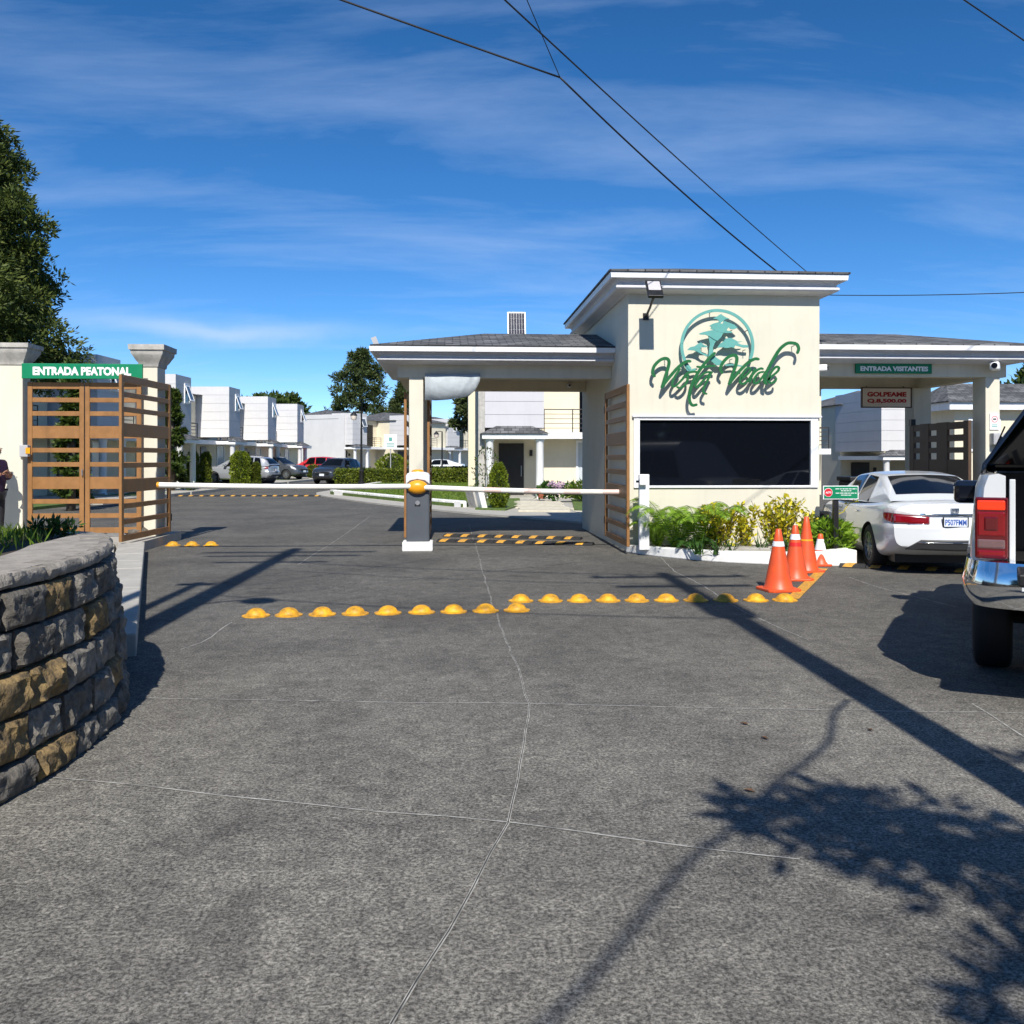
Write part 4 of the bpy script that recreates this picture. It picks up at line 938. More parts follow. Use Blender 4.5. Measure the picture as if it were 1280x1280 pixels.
for v in bm.verts:
    k = 1 + 0.12 * noise.noise(v.co * 2.1); v.co = Vector((v.co.x * 0.22 * k, v.co.y * 0.2 * k, v.co.z * 0.11 * k))
me = bpy.data.meshes.new('boulder'); bm.to_mesh(me); bm.free()
bo = obj('boulder', me, 'stone_dark', None, 180); bo.location = ground(168, 682) + Vector((0.0, 0.15, 0.26))
tag(bo, 'dark rounded stone stopper at the foot of the open gate leaf', 'stone')
# ================================================================== HOUSES
def window(parent, x, y, z0, w, h, openp=True, glass='window_glass', sill=True):
    """window on a wall facing -y, frame proud of the wall"""
    f = MB(); e = 0.09
    f.box(x, x + e, y - 0.05, y + 0.03, z0, z0 + h); f.box(x + w - e, x + w, y - 0.05, y + 0.03, z0, z0 + h)
    f.box(x + e, x + w - e, y - 0.049, y + 0.03, z0 + h - e, z0 + h); f.box(x + e, x + w - e, y - 0.049, y + 0.03, z0, z0 + e)
    o = f.build('window', 'fascia', parent)
    MB().box(x + e - 0.01, x + w - e + 0.01, y - 0.012, y - 0.004, z0 + e - 0.01, z0 + h - e + 0.01).build('pane', glass, o)
    if openp:
        s = MB(); iw = w - 2 * e; ih = h - 2 * e; b = 0.06
        s.box(x + e, x + e + b, -0.02, 0.02, -ih, 0); s.box(x + w - e - b, x + w - e, -0.02, 0.02, -ih, 0)
        s.box(x + e + b, x + w - e - b, -0.019, 0.02, -b, 0); s.box(x + e + b, x + w - e - b, -0.019, 0.02, -ih, -ih + b)
        s.xf(Matrix.Translation((0, y - 0.03, z0 + h - e)) @ Matrix.Rotation(R(-19), 4, 'X')); so_ = s.build('sash', 'fascia', o)
        MB().box(x + e + b, x + w - e - b, -0.005, 0.005, -ih + b, -b).xf(Matrix.Translation((0, y - 0.03, z0 + h - e)) @ Matrix.Rotation(R(-19), 4, 'X')).build('sash_pane', glass, o)
    return o
def siding(parent, x0, x1, y0, y1, z0, z1, n, m):
    """box clad in wide boards with open joints: each board a piece, a core behind them"""
    MB().box(x0 + 0.02, x1 - 0.02, y0 + 0.02, y1 - 0.01, z0 + 0.02, z1 - 0.01).build('core', m, parent)
    h = (z1 - z0) / n
    for k in range(n):
        mb = MB(); a, b = z0 + k * h + 0.008, z0 + (k + 1) * h - 0.008
        mb.box(x0, x1, y0, y1, a, b); mb.build('siding_panel', m, parent)
def railing(parent, x0, x1, y0, y1, z, sides=(1, 0, 1)):
    r = MB()
    for k in range(5):
        zz = z + 0.18 + k * 0.19; t = 0.022 if k == 4 else 0.012
        r.tube([(x0, y0, zz), (x1, y0, zz)], t, 6)
        if sides[0]: r.tube([(x0, y0, zz), (x0, y1, zz)], t, 6)
        if sides[2]: r.tube([(x1, y0, zz), (x1, y1, zz)], t, 6)
    n = max(2, int((x1 - x0) / 1.1))
    for k in range(n + 1):
        x = x0 + (x1 - x0) * k / n; r.tube([(x, y0, z), (x, y0, z + 0.95)], 0.022, 6)
    r.build('railing', 'black_metal', parent)
def make_house(label, group, boxm='grey_siding', wallm='house_cream', fin=False, box_d=2.0, boxwin=True, Wd=9.0, Dp=8.0):
    """two-storey terrace house, front looks to -y, origin at the front-left foot of the projecting upper box"""
    t = thing('terrace_house', label, 'house', (0, 0, 0), 0, group)
    y1 = box_d
    MB().box(0.03, Wd - 0.03, y1, y1 + Dp, 0, 5.45).build('wall', wallm, t)
    siding(t, 0, 2.34, 0, y1 + 0.6, 2.86, 6.0, 6, boxm)
    if boxwin: window(t, 1.25, -0.001, 4.55, 0.85, 1.05)
    cp = MB().box(-0.12, 2.46, -0.42, y1 + 0.01, 2.42, 2.62).build('canopy', 'white_paint', t)
    MB().add([(-0.18, -0.48, 2.625), (2.52, -0.48, 2.625), (2.52, -0.005, 2.95), (1.55, -0.005, 3.02), (0.8, -0.005, 3.02), (-0.18, -0.005, 2.95), (1.17, -0.005, 3.06)],
             [(0, 1, 2, 3, 6, 4, 5)]).build('canopy_roof', 'shingle', cp)
    rf = MB(); rf.add([(-0.2, -0.5, 2.622), (2.54, -0.5, 2.622), (2.54, -0.004, 2.63), (1.9, -0.004, 2.93), (0.44, -0.004, 2.93), (-0.2, -0.004, 2.63)], [(0, 1, 3, 4), (1, 2, 3), (5, 0, 4)])
    cp.children[0].data = rf.mesh('canopy_roof'); cp.children[0].data.materials.append(M['shingle'])
    for x in (0.18, 2.16):
        MB().lathe([(0.19, 0.0), (0.19, 0.12), (0.16, 0.14), (0.155, 2.3), (0.19, 2.36), (0.19, 2.42)], 18, (x, -0.15, 0)).build('column', 'white_paint', t, smooth=40)
    d = MB().box(0.62, 1.66, y1 - 0.06, y1 + 0.02, 0.12, 2.28).build('door', 'dark_door', t)
    MB().tube([(1.55, y1 - 0.09, 0.9), (1.55, y1 - 0.09, 1.35)], 0.018).build('handle', 'steel', d)
    MB().box(-0.1, 2.5, -0.3, y1, 0, 0.12).build('porch_step', 'concrete', t)
    MB().box(1.9, 2.02, y1 - 0.14, y1, 1.75, 2.0).build('wall_lamp', 'black_metal', t)
    sl = MB().box(2.34, Wd - 0.05, 0.75, y1 + 0.02, 2.45, 2.70).build('balcony', 'white_paint', t)
    railing(t, 2.42, min(5.9, Wd - .12), 0.85, y1, 2.70)
    MB().box(4.0, min(6.0, Wd - .7), y1 - 0.03, y1 + 0.03, 2.75, 5.0).build('balcony_door', 'dark_glass', t)
    MB().box(4.62, 4.72, y1 - 0.06, y1 - 0.03, 2.75, 5.0).build('door_frame', 'fascia', t)
    window(t, 3.85, y1 - 0.001, 0.65, 1.6, 1.75, False, 'curtain_glass')
    MB().box(3.75, 5.55, y1 - 0.16, y1 - 0.03, 0.5, 0.66).build('sill', 'concrete', t)
    hip(MB(), -0.15, Wd + 0.1, y1 - 0.35, y1 + Dp + 0.3, 5.47, 3.0, Wd - 3.2, y1 + Dp / 2, 6.55).build('roof', 'shingle', t)
    if fin:
        MB().box(-0.26, -0.005, 0.0, 12, 0, 6.05).build('party_wall', 'old_concrete', t)
        MB().box(-0.62, -0.262, 12.0, 12.4, 0, 6.05).build('pier', 'house_cream', t)
        MB().box(-0.62, -0.262, 12.41, 22.0, 0, 6.05).build('rear_party_wall', 'old_concrete', t)
    return t
HG = 'terrace houses along the inner street'
row = make_house('x', HG, 'white_siding'); used = []
HL = ['white terrace house seen through the pedestrian gate, farthest left', 'white terrace house whose top shows between pedestrian sign and gate pillar', 'white terrace house just right of the pedestrian gate pillar',
      'white terrace house behind the silver parked car', 'white terrace house, third to the right of the gate pillar', 'white terrace house, fourth right of the gate pillar, left of the wide blank wall']
for k in range(-1, 5):
    v = 39.5 + 9.2 * k
    place(row, used, HL[k + 1], W(-17.5, v, 0.05 if k < 2 else 0.1), R(90) - YAW)
for lab, u, v, r in (('far terrace house with wide blank white side wall', -15.75, 92.5, 62), ('far terrace house between the lamp post and the barrier pillar', -10.7, 97, 57), ('far terrace house seen right of the barrier pillar under the sheet', -7.3, 106, 58)):
    h_ = place(row, used, lab, W(u, v, 0.15), R(r) - YAW)
    if v < 95: MB().box(-0.14, 0.03, 0.9, 9.4, 0, 5.9).build('blank_side_wall', 'white_siding', h_)
mh = make_house('terrace house with dark front door and white columns behind the left canopy', HG, 'grey_siding', 'house_cream', fin=True, boxwin=False)
mh.location = W(-1.07, 37.0, 0.0); mh.rotation_euler.z = -R(1.0)
rh = make_house('cream terrace house with balcony at the right corner of the tower', HG, 'white_siding', 'house_cream', Wd=5.8)
rh.location = W(8.4, 40.5, -0.62); rh.rotation_euler.z = -R(2)
rg_ = make_house('grey terrace house with open casement seen past the hanging sign', HG, 'white_siding', 'house_cream', box_d=4.6)
rg_.location = W(18.55, 47.0, -0.85); rg_.rotation_euler.z = YAW * 0.5
ch = thing('clubhouse', 'low cream building with hipped grey roof behind the visitor lane', 'house', W(18.2, 34))
MB().box(-2.2, 12, 0, 2.2, 0, 3.45).build('wall', 'house_cream', ch)
MB().box(-2.6, 12.4, -0.4, 2.6, 3.40, 3.68).build('fascia', 'fascia', ch)
hip(MB(), -2.7, 12.5, -0.5, 2.7, 3.70, -1.9, 8.0, 1.1, 4.45).build('roof', 'shingle', ch)
window(ch, -1.7, -0.001, 1.9, 1.2, 1.2, False, 'window_glass')
bn = thing('wheelie_bin', 'dark bin beside the front of the white sedan', 'bin', W(6.9, 18.6))
MB().box(-0.3, 0.3, -0.3, 0.3, 0.05, 1.2).build('body', 'black_plastic', bn, bevel=0.03); MB().box(-0.33, 0.33, -0.34, 0.33, 1.201, 1.29).build('lid', 'black_plastic', bn, bevel=0.02)
for x in (-0.25, 0.25): MB().tube([(x - 0.03, 0.28, 0.09), (x + 0.03, 0.28, 0.09)], 0.09, 12).build('wheel', 'tyre', bn)

# ================================================================== VEHICLES
def sm_interp(xs, ys, x, win=0.09):
    k = np.linspace(-win, win, 7); return float(np.mean(np.interp(x + k, xs, ys)))
def chaikin(p, n=2):
    p = np.array(p, float)
    for _ in range(n):
        q = [p[0]]
        for a, b in zip(p[:-1], p[1:]): q += [a * .75 + b * .25, a * .25 + b * .75]
        q.append(p[-1]); p = np.array(q)
    return p
class Car:
    def __init__(s, S): s.S = S
    def ring(s, x):
        S = s.S; xs = S['x']; zb = sm_interp(xs, S['zb'], x); zs = sm_interp(xs, S['zs'], x); w = sm_interp(xs, S['w'], x)
        h = zs - zb
        return chaikin([(0, zb), (w * .8, zb), (w * .955, zb + .07 * h), (w * .995, zb + .30 * h), (w, zb + .5 * h), (w * .975, zb + .66 * h), (w * .97, zb + .70 * h), (w * .93, zs - .05), (w * .80, zs), (w * .4, zs + .03), (0, zs + .038)])
    def shape(s, x, y, z):
        S = s.S; L = S['x'][-1]; k = max(0.0, 1 - x / 0.55)
        st = min(1, max(0, (z - S['lip'][0]) / S['lip'][1])); st = st * st * (3 - 2 * st)
        dx = k * (S['step'] * st + S['rake'] * max(0, z - S['lip'][0]) + 0.10 * (abs(y) / 0.9) ** 2.5)
        kf = max(0.0, 1 - (L - x) / 0.55)
        dx -= kf * (0.16 * (abs(y) / 0.9) ** 2.2 + 0.10 * max(0, z - 0.55))
        return Vector((x + dx, y, z))
    def pt(s, x, t, sg):
        r = s.ring(x); i = t * (len(r) - 1); a = int(min(i, len(r) - 2)); f = i - a; y, z = r[a] * (1 - f) + r[a + 1] * f
        return s.shape(x, y * sg, z)
    def gring(s, x):
        S = s.S; gx = S['gx']; zt = sm_interp(gx, S['gz'], x, .06); wb = sm_interp(gx, S['gw'], x); zb = sm_interp(gx, S['gb'], x)
        h = max(0.015, zt - zb); f = min(1, h / 0.42); wt = wb - S['tumble'] * f
        return chaikin([(wb, zb), (wb - .03 * f, zb + .12 * h), (wt + .035, zb + .82 * h), (wt - .02, zb + .95 * h), (wt * .80, zb + h * .995), (wt * .4, zb + h + .012), (0, zb + h + .016)])
    def gpt(s, x, t, sg):
        r = s.gring(x); i = t * (len(r) - 1); a = int(min(i, len(r) - 2)); f = i - a; y, z = r[a] * (1 - f) + r[a + 1] * f
        return Vector((x, y * sg, z))
    def patch(s, fn, sg, corners, m, name, parent, off=0.006, n=10, k=6, closed=True):
        """patch of the skin: corners (x,t) bottom-rear, bottom-front, top-front, top-rear; sg may be 0 for a patch across the centre line"""
        V = []; c = [np.array(q, float) for q in corners]
        for j in range(k + 1):
            for i in range(n + 1):
                a, b = i / n, j / k
                q = (c[0] * (1 - a) + c[1] * a) * (1 - b) + (c[3] * (1 - a) + c[2] * a) * b
                def P(q_):
                    if sg: return fn(q_[0], min(1, max(0, q_[1])), sg)
                    tt = q_[1]; return fn(q_[0], 1 - abs(tt), 1 if tt >= 0 else -1)
                p = P(q); e = 0.01; du = P(q + np.array([e, 0])) - P(q - np.array([e, 0])); dv = P(q + np.array([0, e])) - P(q - np.array([0, e]))
                nn = du.cross(dv)
                if nn.length < 1e-9: nn = Vector((0, 0, 1))
                nn.normalize()
                c0 = Vector((s.S['x'][-1] / 2, 0, 0.6))
                if nn.dot(p - c0) < 0: nn = -nn
                V.append(p + nn * off)
        F = [(j * (n + 1) + i, j * (n + 1) + i + 1, (j + 1) * (n + 1) + i + 1, (j + 1) * (n + 1) + i) for j in range(k) for i in range(n)]
        return MB().add(V, F).build(name, m, parent, smooth=180)

def wheel(parent, x, y, r, w, sg, spokes=10):
    """tyre with rim; sg is the outer side"""
    t = MB().lathe([(r * .66, -w / 2), (r * .80, -w / 2 - .006), (r * .92, -w / 2 + .004), (r * .975, -w / 2 + .02), (r * .997, -w / 2 + .045), (r, 0), (r * .997, w / 2 - .045), (r * .975, w / 2 - .02), (r * .92, w / 2 - .004), (r * .80, w / 2 + .006), (r * .66, w / 2), (r * .64, 0)], 28, (x, y, r), 'y', False).build('wheel', 'tyre', parent, smooth=40)
    rm = MB(); yo = y + sg * (w / 2 - 0.015)
    rm.lathe([(r * .665, 0), (r * .665, sg * 0.012), (r * .60, sg * 0.012), (r * .585, -sg * 0.05), (r * .60, -sg * 0.06)], 28, (x, yo, r), 'y', False)
    rm.lathe([(0.001, sg * 0.01), (r * .17, sg * 0.01), (r * .19, -sg * 0.02)], 16, (x, yo, r), 'y', False)
    for k in range(spokes):
        a = 2 * math.pi * k / spokes; c_, s_ = math.cos(a), math.sin(a); h = r * (.055 if k % 2 else .075)
        p = []
        for rad, ww, dy in ((r * .15, h * 1.2, 0.0), (r * .61, h, -0.004 * sg)):
            p += [(x + c_ * rad - s_ * ww, yo + dy, r + s_ * rad + c_ * ww), (x + c_ * rad + s_ * ww, yo + dy, r + s_ * rad - c_ * ww)]
        q = [(a0, b0 - sg * 0.03, c0) for a0, b0, c0 in p]
        rm.add(p + q, [(0, 1, 3, 2), (4, 6, 7, 5), (0, 2, 6, 4), (1, 5, 7, 3)])
    rm.build('rim', 'rim', t)
    MB().lathe([(0.001, 0), (r * .62, 0)], 20, (x, y - sg * 0.02, r), 'y', False).build('brake', 'black_metal', t)
    return t
def cut(o, cutters):
    for q in [o] + list(cutters):
        bm_ = bmesh.new(); bm_.from_mesh(q.data); bmesh.ops.remove_doubles(bm_, verts=bm_.verts, dist=1e-5); bmesh.ops.recalc_face_normals(bm_, faces=bm_.faces); bm_.to_mesh(q.data); bm_.free()
    for c in cutters:
        b = o.modifiers.new('arch', 'BOOLEAN'); b.object = c; b.operation = 'DIFFERENCE'; b.solver = 'EXACT'; b.material_mode = 'TRANSFER'; b.use_self = 'sedan' in o.parent.name or 'red' in o.parent.get('label', '') or 'white parked' in o.parent.get('label', '')
    bpy.context.view_layer.update()
    me = bpy.data.meshes.new_from_object(o.evaluated_get(bpy.context.evaluated_depsgraph_get()))
    o.modifiers.clear(); old = o.data; o.data = me; bpy.data.meshes.remove(old)
    for c in cutters: bpy.data.objects.remove(c)
    return o
def make_car(name, label, loc, head, paint, S, group=None, cat='car'):
    """origin under the middle of the rear bumper, local +x is forwards; head = angle of +x in plan"""
    t = thing(name, label, cat, loc, head, group); c = Car(S); L = S['x'][-1]
    n = 46; X = np.concatenate([np.linspace(0, .5, 10)[:-1], np.linspace(.5, L - .5, 26)[:-1], np.linspace(L - .5, L, 12)]); rs = []
    def full(x, k=1.0, ddx=0.0):
        r = c.ring(x); half = [c.shape(x, y * k, z) + Vector((ddx, 0, 0)) for y, z in r]; oth = [c.shape(x, -y * k, z) + Vector((ddx, 0, 0)) for y, z in r[1:-1]]
        return half + oth[::-1]
    rs = [full(0, .25, -.03), full(0, .6, -.022), full(0, .9, -.008)] + [full(x) for x in X] + [full(L, .85, .012), full(L, .5, .03), full(L, .2, .035)]
    b = MB().rings(rs).build('body', paint, t)
    cs = []
    for wx in S['wx']:
        cu = MB().lathe([(S['wr'] + .045, -1.3), (S['wr'] + .045, 1.3)], 36, (wx, 0, S['wr']), 'y').build('cutter', 'black_plastic'); cu.parent = t; cs.append(cu)
    bpy.context.view_layer.update(); cut(b, cs)
    b.data.polygons.foreach_set('use_smooth', [True] * len(b.data.polygons)); b.data.set_sharp_from_angle(angle=R(34))
    g0, g1 = S['gx'][0], S['gx'][-1]
    rs = []
    for x in np.linspace(g0, g1, 36):
        r = c.gring(x); rs.append([Vector((x, y, z)) for y, z in r] + [Vector((x, -y, z)) for y, z in r[:-1][::-1]])
    cab = MB().rings(rs, False, False, False).build('cabin', paint, t, smooth=50)
    for sg in (1, -1):
        for q in S['side']: c.patch(c.gpt, sg, q, 'car_glass', 'side_window', cab, 0.005)
    c.patch(c.gpt, 0, S['rearw'], 'car_glass', 'rear_window', cab, 0.006, 8, 12)
    c.patch(c.gpt, 0, S['frontw'], 'car_glass', 'windscreen', cab, 0.006, 8, 12)
    for sg in (1, -1):
        for q, m_, nm in S['tail']: c.patch(c.pt, sg, q, m_, nm, t, 0.010, 8, 5)
        for q, m_, nm in S['head']: c.patch(c.pt, sg, q, m_, nm, t, 0.010, 8, 5)
    for wx in S['wx']:
        for sg in (1, -1): wheel(t, wx, sg * (S['wy']), S['wr'], 0.215, sg)
    MB().box(.35, L - .4, -.72, .72, S['zb'][4] - .02, S['zb'][4] + .1).build('underbody', 'black_plastic', t)
    for sg in (1, -1):
        mx = S['mirror']
        mm = MB(); mm.box(-.10, .08, -.10, .10, -.07, .07)
        mm.xf(Matrix.Translation((mx, sg * (S['w'][5] + .085), S['gb'][3] + .10))).build('mirror', paint, t, bevel=.04, seg=3)
        for hx in S['handle']: MB().box(hx, hx + .17, sg * (S['w'][5] * .965) - .012, sg * (S['w'][5] * .965) + .012, S['hz'], S['hz'] + .028).build('door_handle', 'chrome' if paint == 'car_white' else paint, t, bevel=.008)
    return t, c
SEDAN = dict(x=[0, .1, .3, .7, 1.2, 2.4, 3.6, 4.2, 4.6, 4.8, 4.87], zb=[.42, .36, .28, .2, .18, .18, .18, .18, .2, .25, .35], zs=[1.0, 1.03, 1.05, 1.045, 1.02, .985, .97, .90, .82, .74, .64],
             w=[.80, .845, .885, .915, .925, .925, .92, .905, .86, .78, .66], lip=(.70, .05), step=.07, rake=.10, gx=[.42, .6, 1.5, 2.2, 2.9, 3.75], gz=[1.055, 1.13, 1.43, 1.475, 1.43, 1.0], gw=[.74, .77, .82, .84, .84, .80], gb=[1.03, 1.02, 1.0, .99, .97, .95],
             tumble=.24, wx=[1.05, 3.85], wr=.335, wy=.80, side=[[(1.38, .10), (2.05, .10), (2.05, .44), (1.62, .44)], [(2.13, .10), (3.20, .10), (2.72, .44), (2.13, .44)]],
             rearw=[(.66, -.42), (1.45, -.42), (1.45, .42), (.66, .42)], frontw=[(2.95, -.42), (3.62, -.46), (3.62, .46), (2.95, .42)],
             tail=[], head=[([(4.35, .62), (4.80, .60), (4.78, .70), (4.25, .72)], 'headlight', 'headlight')], mirror=3.15, handle=[1.72, 2.75], hz=.83)
sp_ = W(6.19, 13.05); SH = R(90) - R(10)
sd, sc_ = make_car('sedan', 'white sedan waiting in the visitor lane', sp_, SH, 'car_white', SEDAN)
sd.scale = (1, 1, .975)
# rear details of the sedan
def rear_x(z, y=0): return sc_.shape(0, y, z).x - 0.03 * (1 - min(1, abs(y) / .8))
def rear_panel(name, m, y0, y1, zlo, zhi, off=0.012, ny=10, nz=4, parent=None, wrap=0.0):
    V = []; F = []
    for j in range(nz + 1):
        for i in range(ny + 1):
            y = y0 + (y1 - y0) * i / ny; a = i / ny
            z = (zlo(a) + (zhi(a) - zlo(a)) * j / nz)
            V.append((rear_x(z, y) - off + wrap * max(0, abs(y) - .70) ** 1.5 * 4, y, z))
    F = [(j * (ny + 1) + i, j * (ny + 1) + i + 1, (j + 1) * (ny + 1) + i + 1, (j + 1) * (ny + 1) + i) for j in range(nz) for i in range(ny)]
    o_ = MB().add(V, F).build(name, m, parent or sd, smooth=180); md = o_.modifiers.new('s', 'SOLIDIFY'); md.thickness = 0.018; md.offset = -1 if y1 > y0 else 1
    return o_
for sg in (1, -1):
    tl = rear_panel('taillight', 'tail_red', sg * .34, sg * .80, lambda a: .745 + .01 * a, lambda a: .850 + .04 * a, 0.016)
    rear_panel('clear_lens', 'tail_clear', sg * .40, sg * .80, lambda a: .856 + .034 * a, lambda a: .880 + .065 * a, 0.018, parent=tl)
    def tz(x, z):
        r = sc_.ring(x); zz = r[4:, 1]; return (4 + float(np.interp(z, zz, np.arange(len(zz))))) / (len(r) - 1)
    sc_.patch(sc_.pt, sg, [(0.0, tz(0, .755)), (.26, tz(.26, .79)), (.36, tz(.36, .885)), (0.0, tz(0, .885))], 'tail_red', 'lens_wrap', tl, 0.014, 8, 5)
    sc_.patch(sc_.pt, sg, [(0.0, tz(0, .889)), (.36, tz(.36, .889)), (.46, tz(.46, .945)), (0.0, tz(0, .942))], 'tail_clear', 'clear_wrap', tl, 0.014, 8, 5)
rear_panel('chrome_strip', 'chrome', -.46, .46, lambda a: .872, lambda a: .893, 0.022)
rear_panel('diffuser', 'black_plastic', -.68, .68, lambda a: .37 + .03 * abs(a - .5), lambda a: .525 - .13 * max(0, abs(a - .5) * 2 - .70) / .30, 0.035, 20, 6)
rear_panel('exhaust_trim', 'chrome', -.52, .52, lambda a: .478, lambda a: .492, 0.045)
px_ = rear_x(.78) - .03
pt_ = MB().box(px_ - .012, px_, -.175, .175, .705, .855).build('plate_frame', 'black_plastic', sd, bevel=.006)
MB().box(px_ - .016, px_ - .011, -.155, .155, .715, .845).build('number_plate', 'plate', pt_)
tx = text('lettering', 'P507FMM', (0, 0, 0), .285, .085, 'plate_blue', pt_, 0.02, 0.003)
tx.data.transform(Matrix.Translation((px_ - .0165, 0, .775)) @ Matrix.Rotation(-math.pi / 2, 4, 'Z'))
eb = MB()   # maker's badge: an upright letter-H frame
bx0 = rear_x(.945) - .028
for (a, b, c, d) in ((-.052, -.040, .912, .972), (.040, .052, .912, .972), (-.052, .052, .969, .976), (-.052, .052, .908, .914)): eb.box(bx0 - .008, bx0 + .02, a, b, c, d)
eb.prism([(-.030, .918), (-.017, .918), (-.014, .938), (.014, .938), (.017, .918), (.030, .918), (.026, .966), (.014, .966), (.013, .950), (-.013, .950), (-.014, .966), (-.026, .966)], -.004, .004)
n0 = len(eb.v) - 24
eb.v = eb.v[:n0] + [(bx0 - .004 + y, -x, z) for x, y, z in eb.v[n0:]]
eb.build('badge', 'chrome', sd)
for z_, a_, b_ in ((.735, .40, .62),): rear_panel('script_badge', 'chrome', a_, b_, lambda a: .728, lambda a: .742, 0.014)

SUV = dict(x=[0, .1, .3, .7, 1.2, 2.3, 3.4, 4.0, 4.35, 4.5, 4.58], zb=[.48, .42, .34, .26, .24, .24, .24, .25, .28, .34, .42], zs=[1.05, 1.07, 1.08, 1.08, 1.07, 1.05, 1.06, 1.02, .95, .86, .76],
           w=[.80, .86, .90, .92, .925, .925, .92, .90, .85, .77, .66], lip=(.72, .05), step=.06, rake=.05, gx=[.08, .3, .6, 1.5, 2.5, 3.4], gz=[1.10, 1.42, 1.60, 1.67, 1.63, 1.08], gw=[.80, .82, .84, .85, .85, .82], gb=[1.06, 1.06, 1.05, 1.04, 1.03, 1.02],
           tumble=.20, wx=[.95, 3.62], wr=.36, wy=.80, side=[[(.55, .14), (1.05, .12), (1.05, .44), (.75, .44)], [(1.13, .10), (1.95, .10), (1.95, .44), (1.13, .44)], [(2.03, .10), (2.95, .10), (2.52, .44), (2.03, .44)]],
           rearw=[(.13, -.40), (.46, -.40), (.46, .40), (.13, .40)], frontw=[(2.60, -.42), (3.28, -.46), (3.28, .46), (2.60, .42)],
           tail=[([(0.0, .60), (.28, .60), (.22, .74), (0.0, .74)], 'tail_red', 'taillight')], head=[([(4.05, .60), (4.48, .56), (4.46, .66), (3.9, .72)], 'headlight', 'headlight')], mirror=2.85, handle=[1.5, 2.55], hz=.90)
PG = 'cars parked along the inner street'
def front_face(t, S, plate=True):
    L = S['x'][-1]
    MB().box(L + .0, L + .045, -.45, .45, .62, .74).build('grille', 'black_plastic', t, bevel=.01)
    MB().box(L + .0, L + .05, -.48, .48, .745, .765).build('grille_trim', 'chrome', t)
    MB().box(L - .03, L + .035, -.5, .5, .38, .50).build('air_intake', 'black_plastic', t, bevel=.01)
    if plate: MB().box(L + .045, L + .055, -.16, .16, .52, .66).build('number_plate', 'plate', t)
def suv_rear(t):
    MB().box(-.035, -.02, -.16, .16, .76, .90).build('number_plate', 'plate', t); MB().box(-.05, .1, -.62, .62, .44, .56).build('bumper_skirt', 'black_plastic', t, bevel=.02)
a_, _ = make_car('parked_car', 'silver parked car with black windows behind the clipped shrubs', W(-14.35, 56.9, 0.12), math.pi - YAW + R(-10), 'car_silver', SUV, PG); suv_rear(a_)
a_, _ = make_car('parked_car', 'dark grey parked car next to the silver one', W(-19.5, 70.0, 0.12), -YAW + R(-20), 'car_grey', SUV, PG); front_face(a_, SUV)
a_, _ = make_car('parked_car', 'red parked car in front of the far houses', W(-13.9, 76.5, 0.12), math.pi - YAW + R(-8), 'car_red', SUV, PG); suv_rear(a_)
a_, _ = make_car('parked_car', 'dark parked car facing the gate beside the hedge', W(-10.9, 63.6, 0.02), R(-90) - YAW - R(14), 'car_dark', SUV, PG); front_face(a_, SUV)
a_, _ = make_car('parked_car', 'white parked car far behind the lawn right of the barrier pillar', W(-4.2, 84, 0.1), math.pi - YAW, 'car_white', SEDAN, PG)

# ---- pickup truck with hard top, tailgate down
TS = 1.07
tk = thing('pickup_truck', 'white pickup truck with black hard top and lit tail lamp', 'pickup truck', (0, 0, 0), 0)
tk.scale = (TS, TS, TS)
hw, bl_ = 0.955, 1.62
def bedside(sg):
    rs = []
    for x in np.linspace(0.0, bl_ + .05, 22):
        k = max(0, 1 - x / .16); wv = hw - .055 * k ** 2; fl = .045 * math.exp(-((x - 1.08) / .46) ** 2)
        q = [(wv - .09, .64), (wv - .015, .66), (wv + fl * .8, .74), (wv + fl, .86), (wv + fl * .3, 1.02), (wv - .012, 1.16), (wv - .03, 1.36), (wv - .055, 1.435), (wv - .11, 1.445), (wv - .15, 1.43), (wv - .15, .68), (wv - .12, .64)]
        rs.append([Vector((x, sg * y, z)) for y, z in (q if sg > 0 else q[::-1])])
    o_ = MB().rings([r[::-1] for r in rs]).build('bed_side', 'car_white', tk)
    cu = MB().lathe([(.44, .4), (.44, 1.3)] if sg > 0 else [(.44, -1.3), (.44, -.4)], 36, (1.12, 0, .39), 'y').build('cutter', 'black_plastic'); cu.parent = tk
    bpy.context.view_layer.update(); cut(o_, [cu]); o_.data.polygons.foreach_set('use_smooth', [True] * len(o_.data.polygons)); o_.data.set_sharp_from_angle(angle=R(32))
    # tail lamp on the rear corner
    y0, y1 = sg * .925, sg * .735
    def lamp(nm, m, za, zb_, ya, yb, ox, par):
        b0, b1 = min(ya, yb), max(ya, yb)
        return MB().box(-.035 - ox, .06, b0, b1, za, zb_).build(nm, m, par, bevel=.012)
    hsg = lamp('tail_lamp', 'tail_dark', .905, 1.295, y0, y1, 0, tk)
    lamp('brake_lens', 'tail_lit', 1.212, 1.278, sg * .913, sg * .750, .006, hsg)
    lamp('red_lens', 'tail_red', 1.045, 1.205, sg * .913, sg * .750, .005, hsg)
    lamp('inner_lens', 'tail_dark', 1.08, 1.175, sg * .875, sg * .790, .010, hsg)
    lamp('reverse_lens', 'tail_smoke', .968, 1.030, sg * .913, sg * .750, .005, hsg)
    lamp('fog_lens', 'tail_red', .918, .960, sg * .913, sg * .750, .005, hsg)
    MB().box(-.02, .05, min(sg * .73, sg * .695), max(sg * .73, sg * .695), .66, 1.41).build('gate_jamb', 'car_white', tk, bevel=.006)
bedside(1); bedside(-1)
MB().box(.02, bl_, -.80, .80, .76, .82).build('bed_floor', 'black_plastic', tk)
